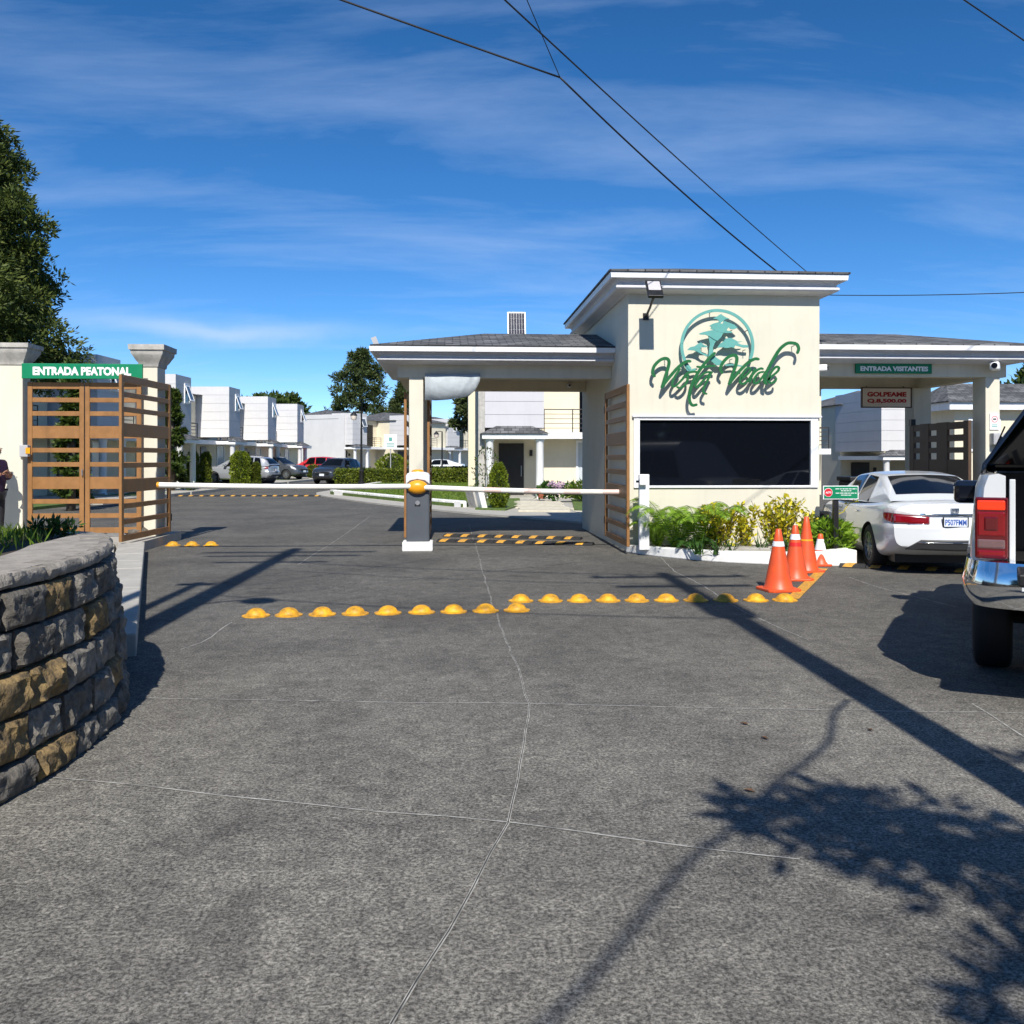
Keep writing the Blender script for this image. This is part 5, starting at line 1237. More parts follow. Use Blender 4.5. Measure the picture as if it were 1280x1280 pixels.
MB().box(bl_, bl_ + .05, -.86, .86, .62, 1.43).build('bed_front', 'black_plastic', tk)
tg = MB().box(-.58, -.03, -.69, .69, .80, .875).build('tailgate', 'black_plastic', tk, bevel=.012)
MB().box(-.57, -.06, -.67, .67, .775, .799).build('gate_skin', 'car_white', tg)
# bumper: chrome, wrapping the corners
bp = spline([(.42, .99), (.18, .985), (.02, .95), (-.10, .84), (-.16, .60), (-.18, .3), (-.185, 0), (-.18, -.3), (-.16, -.60), (-.10, -.84), (.02, -.95), (.18, -.985), (.42, -.99)], 5)
rs = []
for i, p in enumerate(bp):
    d = (bp[min(i + 1, len(bp) - 1)] - bp[max(i - 1, 0)]).normalized(); n = Vector((-d.y, d.x)); n = -n if n.dot(p - Vector((.6, 0))) < 0 else n
    q = [(-.10, .90), (-.01, .89), (.0, .84), (.022, .76), (.012, .67), (-.03, .60), (-.10, .59)]
    rs.append([(p.x + n.x * o_, p.y + n.y * o_, z) for o_, z in q])
MB().rings(rs).build('bumper', 'chrome', tk, smooth=45)
MB().box(-.19, -.02, -.62, .62, .85, .87).build('bumper_step', 'black_plastic', tk)
# hard top over the bed and the cab
def shell(x0, x1, z0, z1, wb0, wt, rake0, rake1, name, m, caps=(True, True)):
    rs = []
    for k in np.linspace(0, 1, 9):
        ring = []
        for w_, f in ((wb0, 0), (wb0 - .012, .12), (wt + .04, .80), (wt - .02, .93), (wt - .12, .99), (wt * .45, 1.02), (0, 1.03), (-wt * .45, 1.02), (-wt + .12, .99), (-wt + .02, .93), (-wt - .04, .80), (-wb0 + .012, .12), (-wb0, 0)):
            x = x0 + (x1 - x0) * k + rake0 * f * (1 - k) - rake1 * f * k; ring.append((x, w_, z0 + (z1 - z0) * f))
        rs.append(ring)
    return MB().rings(rs, False, *caps).build(name, m, tk, smooth=40)
ht = shell(.10, bl_ + .02, 1.445, 1.98, .895, .60, .40, .0, 'hard_top', 'black_gloss', (False, True)); mo = ht.modifiers.new('s', 'SOLIDIFY'); mo.thickness = .025; mo.offset = -1
for sg in (1, -1): MB().box(.55, 1.45, sg * .845 - .005, sg * .845 + .005, 1.55, 1.78).xf(Matrix.Translation((0, sg * .845, 1.53)) @ Matrix.Rotation(R(22 * sg), 4, 'X') @ Matrix.Translation((0, -sg * .845, -1.53))).build('side_window', 'car_glass', ht)
cb = shell(bl_ + .07, 4.05, .98, 1.93, .935, .66, .06, .62, 'cab', 'car_white')
for sg in (1, -1):
    for (xa, xb, xc, xd) in ((1.95, 2.72, 2.72, 2.02), (2.80, 3.80, 3.40, 2.80)):
        pts = [(xa, .945, 1.10), (xb, .945, 1.10), (xc, .765, 1.72), (xd, .765, 1.72)]
        v = [(x, sg * (y + .004), z) for x, y, z in pts]; w_ = [(x, sg * (y - .03), z) for x, y, z in pts]
        MB().add(v + w_, [(0, 1, 2, 3), (7, 6, 5, 4)] + [(i, i + 4, (i + 1) % 4 + 4, (i + 1) % 4) for i in range(4)]).build('side_window', 'car_glass', cb)
    MB().box(-.11, .09, -.13, .13, -.11, .11).xf(Matrix.Translation((3.42, sg * 1.05, 1.22))).build('mirror', 'black_gloss', tk, bevel=.05, seg=3)
    MB().tube([(3.42, sg * .93, 1.12), (3.42, sg * 1.03, 1.16)], .025).build('mirror_stalk', 'black_plastic', tk)
    for hx in (2.1, 2.95): MB().box(hx, hx + .2, sg * .955 - .015, sg * .955 + .015, 1.0, 1.035).build('door_handle', 'chrome', tk, bevel=.01)
lb_ = []
for x in np.linspace(bl_ + .06, 5.15, 24):
    f = max(0, (x - 4.5) / .65); hood = 1.10 - .10 * max(0, x - 3.9) - .25 * f ** 3; wv = .955 - .16 * f ** 2.2
    q = [(wv - .1, .42), (wv - .01, .48), (wv + .012, .75), (wv, .95), (wv - .06, hood), (wv * .4, hood + .03)]
    lb_.append([Vector((x, y, z)) for y, z in q] + [Vector((x, -y, z)) for y, z in q[::-1]])
fb_ = MB().rings([r[::-1] for r in lb_]).build('front_body', 'car_white', tk)
cu = MB().lathe([(.44, -1.3), (.44, 1.3)], 36, (4.2, 0, .39), 'y').build('cutter', 'black_plastic'); cu.parent = tk
bpy.context.view_layer.update(); cut(fb_, [cu]); fb_.data.polygons.foreach_set('use_smooth', [True] * len(fb_.data.polygons)); fb_.data.set_sharp_from_angle(angle=R(32))
for wx in (1.12, 4.2):
    for sg in (1, -1): wheel(tk, wx, sg * .83, .39, .25, sg, 5)
MB().box(.3, 4.9, -.6, .6, .38, .55).build('chassis', 'black_plastic', tk)
MB().tube([(1.12, -.75, .39), (1.12, .75, .39)], .06).build('axle', 'black_plastic', tk)
for sg in (1, -1): MB().box(5.05, 5.17, min(sg * .45, sg * .78), max(sg * .45, sg * .78), .78, .95).build('headlamp', 'headlight', tk, bevel=.03)
th = R(90) - YAW - R(27.5); tk.rotation_euler.z = th
cpos = W(3.16, 6.45); # rear-left corner
lx = Vector((math.cos(th), math.sin(th), 0)); ly = Vector((-math.sin(th), math.cos(th), 0))
tk.location = cpos - ly * (.95 * TS)

# ================================================================== PERSON AT THE LEFT EDGE
pe = thing('person', 'person in a dark purple patterned jacket cut off by the left edge', 'person', W(-9.33, 16.9, 0.17), R(75))
def skin_mesh(name, J, E, m, sub=2):
    me = bpy.data.meshes.new(name); me.from_pydata([j[:3] for j in J], E, []); me.update()
    o_ = bpy.data.objects.new(name, me); COL.objects.link(o_); o_.parent = pe
    sk = o_.modifiers.new('skin', 'SKIN'); sk.use_smooth_shade = True
    for v, j in zip(me.skin_vertices[0].data, J): v.radius = (j[3], j[4] if len(j) > 4 else j[3])
    me.skin_vertices[0].data[0].use_root = True
    ss = o_.modifiers.new('sub', 'SUBSURF'); ss.levels = sub; ss.render_levels = sub
    bpy.context.view_layer.update()
    nm_ = bpy.data.meshes.new_from_object(o_.evaluated_get(bpy.context.evaluated_depsgraph_get())); o_.modifiers.clear(); o_.data = nm_
    nm_.materials.clear(); nm_.materials.append(M[m]); return o_
# local: faces -y, x to the person's left
body = skin_mesh('body', [(0, 0, .93, .15, .11), (0, 0, 1.12, .135, .10), (0, 0, 1.32, .155, .105), (0, 0, 1.45, .06), (0, -.015, 1.53, .055), (0, -.02, 1.60, .085, .095), (0, -.02, 1.70, .075, .085),
                          (.09, 0, .86, .095), (.10, -.01, .48, .062), (.10, .01, .09, .045), (.10, -.12, .035, .035), (-.09, 0, .86, .095), (-.10, -.01, .48, .062), (-.10, .01, .09, .045), (-.10, -.12, .035, .035),
                          (.17, 0, 1.38, .055), (.25, .01, 1.12, .045), (.16, -.20, 1.16, .036), (-.17, 0, 1.38, .055), (-.25, .01, 1.12, .045), (-.10, -.22, 1.20, .036)],
                 [(0, 1), (1, 2), (2, 3), (3, 4), (4, 5), (5, 6), (0, 7), (7, 8), (8, 9), (9, 10), (0, 11), (11, 12), (12, 13), (13, 14), (2, 15), (15, 16), (16, 17), (2, 18), (18, 19), (19, 20)], 'skin')
skin_mesh('jacket', [(0, 0, .74, .19, .15), (0, 0, 1.05, .19, .15), (0, 0, 1.32, .185, .14), (0, 0, 1.46, .085), (.19, 0, 1.39, .085), (.285, .02, 1.12, .078), (.15, -.17, 1.165, .062), (-.19, 0, 1.39, .085), (-.285, .02, 1.12, .078), (-.10, -.18, 1.20, .062)],
          [(0, 1), (1, 2), (2, 3), (2, 4), (4, 5), (5, 6), (2, 7), (7, 8), (8, 9)], 'jacket')
skin_mesh('trousers', [(0, 0, .88, .14, .11), (.095, 0, .84, .11), (.105, -.01, .48, .08), (.105, .01, .10, .07), (-.095, 0, .84, .11), (-.105, -.01, .48, .08), (-.105, .01, .10, .07)], [(0, 1), (1, 2), (2, 3), (0, 4), (4, 5), (5, 6)], 'trousers')
skin_mesh('hair', [(0, .02, 1.73, .085, .09), (0, .05, 1.65, .09, .06), (0, .07, 1.54, .07, .04)], [(0, 1), (1, 2)], 'hair')
for s_, (hx, hy, hz, dxx) in ((1, (.16, -.20, 1.16, -1)), (-1, (-.10, -.22, 1.20, 1))):
    J = [(hx, hy, hz, .032, .018), (hx + dxx * .07, hy - .015, hz + .02, .036, .016)]; E = [(0, 1)]
    for k in range(4):
        zz = hz + .045 - k * .021; ln_ = .07 + .012 * (1.5 - abs(k - 1.3)); i0 = len(J)
        J += [(hx + dxx * .10, hy - .02, zz, .0095), (hx + dxx * (.10 + ln_ * .5), hy - .035, zz - .004, .009), (hx + dxx * (.10 + ln_), hy - .02, zz - .008, .0075)]; E += [(1, i0), (i0, i0 + 1), (i0 + 1, i0 + 2)]
    i0 = len(J); J += [(hx + dxx * .05, hy - .04, hz + .055, .010), (hx + dxx * .085, hy - .055, hz + .075, .009)]; E += [(0, i0), (i0, i0 + 1)]
    skin_mesh('hand', J, E, 'skin', 1)
for sx in (-1, 1): MB().lathe([(.001, -.012), (.011, -.006), (.012, .004)], 10, (sx * .032, -.108, 1.655), 'y').build('eye', 'black_gloss', body)
for sx in (-1, 1): MB().box(sx * .088 - .012, sx * .088 + .012, -.03, .02, 1.62, 1.68).build('ear', 'skin', body, bevel=.01)
MB().box(-.028, .028, -.112, -.095, 1.575, 1.587).build('mouth', 'trousers', body, bevel=.004)
MB().add([(-.016, -.10, 1.61), (.016, -.10, 1.61), (0, -.135, 1.615), (0, -.105, 1.665)], [(0, 1, 2), (1, 3, 2), (3, 0, 2), (0, 3, 1)]).build('nose', 'skin', body, smooth=180)
for sx in (-1, 1): MB().box(sx * .10 - .05, sx * .10 + .05, -.17, .08, 0, .09).build('shoe', 'black_plastic', pe, bevel=.03, seg=3)
# ================================================================== TREES AND PLANTS
def trunk(t, pts, r0, r1, name='trunk', m='bark'):
    n = len(pts); return MB().tube(pts, [r0 + (r1 - r0) * i / (n - 1) for i in range(n)], 9).build(name, m, t, smooth=180)
def crown_from_clumps(C, rad, per, ln, wd, updir=0.3, flat=0.8, outward=None):
    """leaf quads round clump centres C"""
    k = len(C); n = k * per
    c = np.repeat(C, per, 0); r = np.repeat(rad, per)[:, None]
    g = rng.normal(size=(n, 3)); g /= np.linalg.norm(g, axis=1, keepdims=True); q = rng.uniform(0.25, 1.0, (n, 1)) ** 0.6
    off = g * q * r; off[:, 2] *= flat
    P = c + off; D = off / (np.linalg.norm(off, axis=1, keepdims=True) + 1e-6); D[:, 2] += updir
    return leaves(P, D, ln, wd, 0.55)
def conifer(label, p, H, Rb, n_cl, per, m, ln, wd, seed, name='conifer_tree', bottom=0.1, power=0.8, ragged=0.35, group='trees behind the houses', droop=0.0):
    global rng
    rng = np.random.default_rng(seed); t = thing(name, label, 'tree', p, 0, group)
    trunk(t, [(0, 0, 0), (0.05, 0.02, H * .5), (0, 0, H * .97)], H * .018 + .06, .02)
    h = rng.uniform(bottom, 1.0, n_cl) ** 0.9; a = rng.uniform(0, 2 * math.pi, n_cl)
    env = Rb * np.clip((1 - h) ** power, 0.03, 1) * (1 + ragged * np.sin(a * 3 + h * 23 + seed) * rng.uniform(.3, 1, n_cl))
    rr = env * rng.uniform(0.35, 1.0, n_cl) ** 0.5
    C = np.stack([rr * np.cos(a), rr * np.sin(a), h * H - droop * rr], 1)
    rad = Rb * rng.uniform(.10, .22, n_cl) * (0.5 + 0.6 * (1 - h))
    quads('crown', crown_from_clumps(C, rad, per, ln, wd, 0.25, 0.65), m, t)
    # limbs
    lm = MB()
    for k in range(0, n_cl, max(1, n_cl // 26)): lm.tube([(0, 0, max(.2, C[k][2] - rr[k] * .35)), tuple(C[k])], [.05, .015], 5)
    lm.build('limbs', 'bark', t); return t
def broad(label, p, H, Rc, n_cl, per, m, ln, wd, seed, group='trees behind the houses', zc=.62, squash=.75, name='broadleaf_tree'):
    global rng
    rng = np.random.default_rng(seed); t = thing(name, label, 'tree', p, 0, group)
    trunk(t, [(0, 0, 0), (.1, .1, H * .3), (0, 0, H * .6)], .05 + H * .02, .06)
    g = rng.normal(size=(n_cl, 3)); g /= np.linalg.norm(g, axis=1, keepdims=True)
    C = g * (rng.uniform(.3, 1, (n_cl, 1)) ** .5) * Rc * np.array([1, 1, squash]); C[:, 2] += H * zc
    rad = Rc * rng.uniform(.14, .32, n_cl)
    quads('crown', crown_from_clumps(C, rad, per, ln, wd, .3, .8), m, t)
    lm = MB()
    for k in range(0, n_cl, max(1, n_cl // 12)): lm.tube([(0, 0, H * .35), tuple(C[k] * .5 + np.array([0, 0, H * .25])), tuple(C[k])], [.09, .06, .02], 6)
    lm.build('limbs', 'bark', t); return t
conifer('tall dense cypress behind the pedestrian gate at the left edge', W(-19.15, 31.5), 13.8, 4.3, 950, 150, 'leaf_cypress', .20, .036, 11, 'cypress_tree', .27, .33, .24)
conifer('small dark cypress just right of the pedestrian gate pillar', W(-16.0, 44.0), 5.0, .75, 110, 60, 'leaf_broad', .22, .05, 12, 'cypress_tree', .04, .5, .35)
conifer('narrow dark conifer seen through the slats of the pedestrian gate', W(-13.9, 29.5), 4.6, .5, 90, 60, 'leaf_broad', .22, .05, 22, 'cypress_tree', .03, .5, .3)
conifer('tall feathery pine behind the far houses left of the canopy', W(-19.0, 118), 15.2, 5.3, 210, 80, 'leaf_pine', .55, .075, 13, 'pine_tree', .12, .55, .75)
conifer('shorter green conifer right of the tall feathery pine', W(-13.2, 116), 11.4, 3.6, 150, 80, 'leaf_pine', .55, .08, 14, 'pine_tree', .1, .6, .35)
broad('round dark tree behind the row of white houses', W(-25.6, 100), 9.3, 3.6, 130, 110, 'leaf_broad', .5, .16, 15)
conifer('dark layered conifer seen under the hanging sheet', W(-3.0, 70), 7.4, 2.1, 90, 60, 'leaf_pine', .42, .09, 16, 'pine_tree', .5, .5, .5)
broad('dark spreading tree behind the low building at the right edge', W(27.2, 48), 6.6, 2.7, 90, 90, 'leaf_broad', .3, .09, 17)
broad('low tree peeping between the far houses', W(-9.0, 124), 7.0, 2.6, 60, 70, 'leaf_broad', .5, .16, 18)
# hedge of trees across the street behind the viewer, which the dark guard window mirrors
rng = np.random.default_rng(19); C = np.stack([rng.uniform(-45, 45, 900), rng.uniform(-33, -27, 900), rng.uniform(.3, 8.5, 900)], 1)
tag(quads('treeline', crown_from_clumps(C, rng.uniform(1.2, 2.2, 900), 26, 1.3, .5), 'leaf_broad'), 'dark belt of trees across the street behind the viewer', 'trees', None, 'stuff')

def shrub(name, label, p, rx, rz, n, m, ln, wd, seed, group, shape='egg', core=True):
    global rng
    rng = np.random.default_rng(seed); t = thing(name, label, 'shrub', p, 0, group)
    a = rng.uniform(0, 2 * math.pi, n); h = rng.uniform(0, 1, n)
    if shape == 'egg': r = rx * np.sqrt(np.clip(1 - (2 * h ** .8 - 1) ** 2 * .93, 0, 1)) * (1 - .25 * h)
    elif shape == 'column': r = rx * np.clip(np.minimum(1, (1.02 - h) * 5) ** .5, 0, 1)
    else: r = rx * np.sqrt(np.clip(1 - (2 * h - 1) ** 2, 0, 1))
    r = r * (1 + .14 * np.sin(a * 4 + h * 14 + seed)) * rng.uniform(.80, 1.03, n)
    P = np.stack([r * np.cos(a), r * np.sin(a), h * rz + .02], 1); D = np.stack([np.cos(a), np.sin(a), .8 + 0 * a], 1)
    quads('foliage', leaves(P, D, ln, wd, .6), m, t)
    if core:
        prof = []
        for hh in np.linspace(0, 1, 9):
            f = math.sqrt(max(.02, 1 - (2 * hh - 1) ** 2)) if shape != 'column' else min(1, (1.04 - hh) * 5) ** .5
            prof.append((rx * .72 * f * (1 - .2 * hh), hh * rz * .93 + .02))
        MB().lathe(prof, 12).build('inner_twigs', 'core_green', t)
    return t
TG = 'clipped shrubs by the parked cars'
shrub('topiary_shrub', 'slim clipped shrub beside the white porch column', W(-18.4, 54, .1), .30, 1.9, 2600, 'leaf_topiary', .13, .03, 31, TG, 'column')
shrub('topiary_shrub', 'slim ragged shrub at the front end of the silver car', W(-17.65, 54.0, .1), .25, 1.85, 2400, 'leaf_hedge', .13, .03, 32, TG, 'column')
shrub('topiary_shrub', 'broad clipped shrub in front of the silver car door', W(-15.75, 54.3, .1), .50, 1.9, 3800, 'leaf_topiary', .13, .035, 33, TG, 'column')
shrub('topiary_shrub', 'low dark shrub at the rear wheel of the silver car', W(-15.05, 55.0, .1), .22, 1.25, 1800, 'leaf_hedge', .13, .03, 34, TG, 'column')
shrub('topiary_shrub', 'small bush in front of the red car', W(-15.4, 72.5, .1), .5, 1.0, 1200, 'leaf_hedge', .14, .04, 37, TG, 'ball')
shrub('arborvitae', 'rounded cone shrub in front of the dark front door', W(-.43, 29.7, .05), .34, 1.42, 4200, 'leaf_topiary', .075, .020, 35, None, 'egg')
shrub('ball_shrub', 'round clipped shrub behind the hedge near the barrier pillar', W(-7.95, 62, .15), .95, 1.75, 3200, 'leaf_topiary', .15, .04, 36, None, 'ball')
t = shrub('thin_shrub', 'thin twiggy shrub beside the middle house column', W(-.95, 34.5, .1), .42, 1.9, 300, 'leaf_broad', .12, .03, 38, None, 'column', False)
MB().tube([(0, 0, 0), (.05, 0, .9), (-.1, 0, 1.8)], .015).build('stem', 'bark', t); MB().tube([(0, 0, .3), (.2, 0, 1.2), (.25, .1, 1.9)], .012).build('stem', 'bark', t)
def hedge(label, pts, w, h, n, seed, m='leaf_hedge'):
    global rng
    rng = np.random.default_rng(seed); a, b = Vector(pts[0]), Vector(pts[1]); d = (b - a); L = d.length; t = thing('hedge', label, 'hedge', a, math.atan2(d.y, d.x), 'clipped hedges on the lawn')
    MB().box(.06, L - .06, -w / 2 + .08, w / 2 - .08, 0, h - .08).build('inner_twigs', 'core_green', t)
    P = np.stack([rng.uniform(0, L, n), rng.uniform(-w / 2, w / 2, n), rng.uniform(0.02, h, n)], 1)
    f = rng.integers(0, 3, n); P[f == 0, 2] = h * rng.uniform(.92, 1.04, (f == 0).sum()); P[f == 1, 1] = -w / 2 + rng.uniform(-.05, .1, (f == 1).sum()); P[f == 2, 1] = rng.choice([-1, 1], (f == 2).sum()) * w / 2 * rng.uniform(.85, 1.05, (f == 2).sum())
    quads('foliage', leaves(P, None, .13, .045), m, t)
hedge('long clipped yellow-green hedge behind the white island kerb', (W(-10.6, 56.5, .1), W(-2.6, 56.0, .1)), 1.1, .88, 9000, 41)
hedge('low dark hedge farther back right of the barrier pillar', (W(-7.2, 76, .1), W(-3.0, 74, .1)), 1.0, .85, 3500, 42, 'leaf_broad')
# grass
def blades(name, poly_fn, n, h, w, seed, label):
    global rng
    rng = np.random.default_rng(seed); P = poly_fn(n); n = len(P)
    D = np.stack([rng.normal(0, .35, n), rng.normal(0, .35, n), np.ones(n)], 1)
    tag(quads(name, leaves(P, D, h, w, .15), 'leaf_grass'), label, 'grass', None, 'stuff')
def on_terrace(n):
    s = rng.uniform(3.6, CL[-1] - 2.3, n); o_ = rng.uniform(0, 1, n) ** .7 * 1.5; out = []
    for a, b in zip(s, o_):
        q_ = on_curve(a, 0)[0]; b += .22 + (0.40 if q_.y < 6.6 else max(0.05, 0.40 - (q_.y - 6.6) * 0.34)) + .08 * math.sin(a * 5); p = on_curve(a, b)[0]; out.append((p.x, p.y, TOPZ - .03))
    return np.array(out)
blades('grass', on_terrace, 9000, .12, .006, 51, 'short bright grass on the terrace behind the stone wall')
def on_island(n):
    out = []
    poly = [Vector(p) for p in lp]
    xs = [p.x for p in poly]; ys = [p.y for p in poly]
    X = rng.uniform(min(xs), max(xs), n * 3); Y = rng.uniform(min(ys), max(ys) - 2, n * 3)
    ins = np.zeros(len(X), bool); j = len(poly) - 1
    for i in range(len(poly)):
        a, b = poly[i], poly[j]
        c = ((a.y > Y) != (b.y > Y)) & (X < (b.x - a.x) * (Y - a.y) / (b.y - a.y + 1e-12) + a.x); ins ^= c; j = i
    P = np.stack([X[ins], Y[ins], np.full(ins.sum(), .165)], 1)[:n]; return P
blades('grass', on_island, 16000, .10, .012, 52, 'mown lawn on the island behind the barrier')
t = thing('weed', 'leafy dark weed growing at the back of the terrace before the gate', 'plant', (-2.98, 7.25, TOPZ - .03))
rng = np.random.default_rng(53); C = np.stack([rng.normal(0, .09, 14), rng.normal(0, .06, 14), rng.uniform(.03, .11, 14)], 1)
quads('foliage', crown_from_clumps(C, np.full(14, .05), 24, .055, .012, .6), 'leaf_strap', t)
for k in range(6): MB().tube([(C[k][0] * .4, C[k][1] * .4, 0), tuple(C[k])], .004, 5).build('stem', 'bark', t)

# ---- planting in the bed
def fern(label, p, n, L, seed, m='leaf_fern', rise=.9, droop=1.1):
    global rng
    rng = np.random.default_rng(seed); t = thing('fern', label, 'plant', p, 0, 'ferns in the planting bed')
    for k in range(n):
        a = 2 * math.pi * k / n + rng.uniform(-.3, .3); l = L * rng.uniform(.75, 1.1); pts = []
        for i in range(15):
            s_ = i / 14; pts.append(Vector((math.cos(a) * l * s_ * (1 - .15 * s_), math.sin(a) * l * s_ * (1 - .15 * s_), l * (rise * s_ - droop * s_ ** 2.1))))
        V = []
        for i in range(1, 15):
            for q in np.linspace(0, 1, 4)[:-1]:
                b = pts[i - 1].lerp(pts[i], q); d = (pts[i] - pts[i - 1]).normalized(); sd_ = d.cross(Vector((0, 0, 1))).normalized(); s_ = (i - 1 + q) / 14
                ll = l * .24 * math.sin(math.pi * min(1, .12 + s_ * .88)) ** .8 + .015
                for sg in (1, -1):
                    e = b + sd_ * sg * ll + d * ll * .35 - Vector((0, 0, ll * .25 + rng.uniform(0, .02))); w_ = d * .011
                    mid = b.lerp(e, .5); V.append([b, mid + w_, e, mid - w_])
        fr_ = quads('frond', np.array([[list(x) for x in q] for q in V]), m, t)
        MB().tube(pts, [.008 - .0065 * i / 14 for i in range(15)], 5).build('rachis', 'leaf_strap', fr_)
    return t
fern('arching light green fern beside the white post', W(2.80, 15.85, .12), 11, 1.1, 61, rise=2.0, droop=1.45)
fern('fern with long drooping fronds right of the white post', W(3.18, 15.55, .15), 11, .95, 62, rise=2.1, droop=1.5)
fern('small fern close to the gate leaf', W(2.50, 16.15, .12), 8, .62, 63, rise=2.1, droop=1.5)
fern('low dark fern at the front of the bed', W(2.98, 15.45, .12), 9, .45, 64, 'leaf_strap', 1.5, 1.3)
def strap_plant(label, p, n, L, seed):
    global rng
    rng = np.random.default_rng(seed); t = thing('strap_leaf_plant', label, 'plant', p, 0, 'strap-leaved plants in the bed'); V = []
    for k in range(n):
        a = rng.uniform(0, 2 * math.pi); l = L * rng.uniform(.6, 1.1); lean = rng.uniform(.3, .9); base = np.array([rng.normal(0, .04), rng.normal(0, .04), 0]); w_ = .014; prev = None
        sd_ = np.array([-math.sin(a), math.cos(a), 0]) * w_
        for i in range(5):
            s0 = i / 5; s1 = (i + 1) / 5
            def pp(s_): return base + np.array([math.cos(a) * l * lean * s_, math.sin(a) * l * lean * s_, l * (s_ - .55 * lean * s_ ** 2.2)])
            V.append([pp(s0) - sd_ * (1 - s0 * .9), pp(s0) + sd_ * (1 - s0 * .9), pp(s1) + sd_ * (1 - s1 * .9), pp(s1) - sd_ * (1 - s1 * .9)])
    quads('foliage', np.array(V), 'leaf_strap', t); MB().lathe([(.05, 0), (.045, .05), (.02, .09)], 8).build('crown_base', 'leaf_strap', t)
for k, (u, v, l, lab) in enumerate(((2.98, 14.95, .42, 'left of the concrete lids'), (3.25, 14.9, .36, 'just left of the concrete lids'), (3.55, 15.2, .45, 'before the first golden shrub'), (4.02, 15.15, .45, 'behind the concrete lids'), (4.45, 15.1, .45, 'before the largest golden shrub'), (4.75, 15.2, .4, 'nearest the cones'))):
    strap_plant(f'dark strap-leaved plant {lab}', W(u, v, .12), 26, l, 70 + k)
def gold(label, p, n_st, H, spread, seed):
    global rng
    rng = np.random.default_rng(seed); t = thing('golden_shrub', label, 'shrub', p, 0, 'golden-leaved shrubs in the bed'); P = []; D = []
    st = MB()
    for k in range(n_st):
        a = rng.uniform(0, 2 * math.pi); l = H * rng.uniform(.65, 1.1); sp2 = spread * rng.uniform(.2, 1)
        b = np.array([rng.normal(0, .06), rng.normal(0, .06), 0]); e = b + np.array([math.cos(a) * sp2, math.sin(a) * sp2, l])
        st.tube([tuple(b), tuple((b + e) / 2 + rng.normal(0, .02, 3)), tuple(e)], [.008, .006, .003], 5)
        for i in range(26):
            s_ = rng.uniform(.18, 1); q = b + (e - b) * s_; P.append(q + rng.normal(0, .02, 3)); an = rng.uniform(0, 2 * math.pi); D.append([math.cos(an), math.sin(an), .7])
    st.build('stems', 'bark', t); quads('foliage', leaves(np.array(P), np.array(D), .10, .024, .3), 'leaf_gold', t)
gold('golden-leaved shrub left of the window middle', W(3.42, 15.45, .12), 26, .78, .40, 81)
gold('small golden-leaved shrub below the middle of the window', W(3.82, 15.5, .12), 14, .62, .24, 82)
gold('largest golden-leaved shrub behind the cones', W(4.42, 15.45, .12), 44, .82, .52, 83)
gold('golden-leaved shrub behind the tall plain cone', W(4.85, 15.3, .12), 22, .62, .36, 84)
shrub('green_bush', 'rounded green bush at the right end of the bed', W(5.0, 14.75, .12), .34, .52, 1500, 'leaf_fern', .12, .018, 85, None, 'ball')
t = thing('vine', 'thin pale vine twisting at the notice sign', 'plant', W(4.92, 14.6, .2))
vp = [(0, 0, 0), (.02, 0, .25), (.12, -.05, .42), (.08, -.05, .55), (.22, -.08, .62), (.30, -.1, .75), (.42, -.1, .78)]
MB().tube([p for p in vp], .007, 5).build('stem', 'leaf_gold', t); rng = np.random.default_rng(86)
quads('foliage', leaves(np.repeat(np.array(vp[2:]), 5, 0) + rng.normal(0, .03, (25, 3)), None, .07, .014), 'leaf_gold', t)
t = thing('hydrangea', 'pink hydrangea below the middle house window', 'plant', W(1.55, 34.2, .1)); rng = np.random.default_rng(87)
quads('foliage', crown_from_clumps(np.stack([rng.normal(0, .35, 30), rng.normal(0, .2, 30), rng.uniform(.15, .55, 30)], 1), np.full(30, .16), 20, .15, .05), 'leaf_strap', t)
for q in ((-.12, -.25, .62), (.1, -.28, .52), (.0, -.3, .36), (.22, -.2, .6)):
    quads('blossom', crown_from_clumps(np.array([q]), np.array([.15]), 90, .05, .03), 'petal', t)
shrub('green_bush', 'low grassy plant right of the hydrangea', W(2.6, 34.3, .1), .55, .6, 700, 'leaf_grass', .3, .02, 88, None, 'ball')
t = thing('flower_pot', 'terracotta pot at the foot of the white porch column', 'pot', W(1.12, 35.4, .12))
MB().lathe([(.13, 0), (.17, .4), (.2, .42), (.2, .5), (.16, .5)], 16).build('pot', 'terracotta', t, smooth=40); MB().lathe([(.001, .47), (.165, .47)], 16, caps=False).build('soil', 'soil', t)
for k, (u, v, rz, lab) in enumerate(((-1.18, 30.3, .35, 'grey weathered concrete slab leaning at the end of the island kerb'), (-.95, 29.9, .25, 'white-painted concrete slab leaning at the end of the island kerb'))):
    t = thing('leaning_slab', lab, 'slab', W(u, v, 0.02), rz); MB().box(-.09, .09, -.35, .35, 0, .72).xf(Matrix.Rotation(R(-14), 4, 'Y')).build('slab', 'white_kerb' if k else 'old_concrete', t, bevel=.02)
    MB().box(-.12, .14, -.36, .36, 0, .06).build('footing', 'concrete', t)

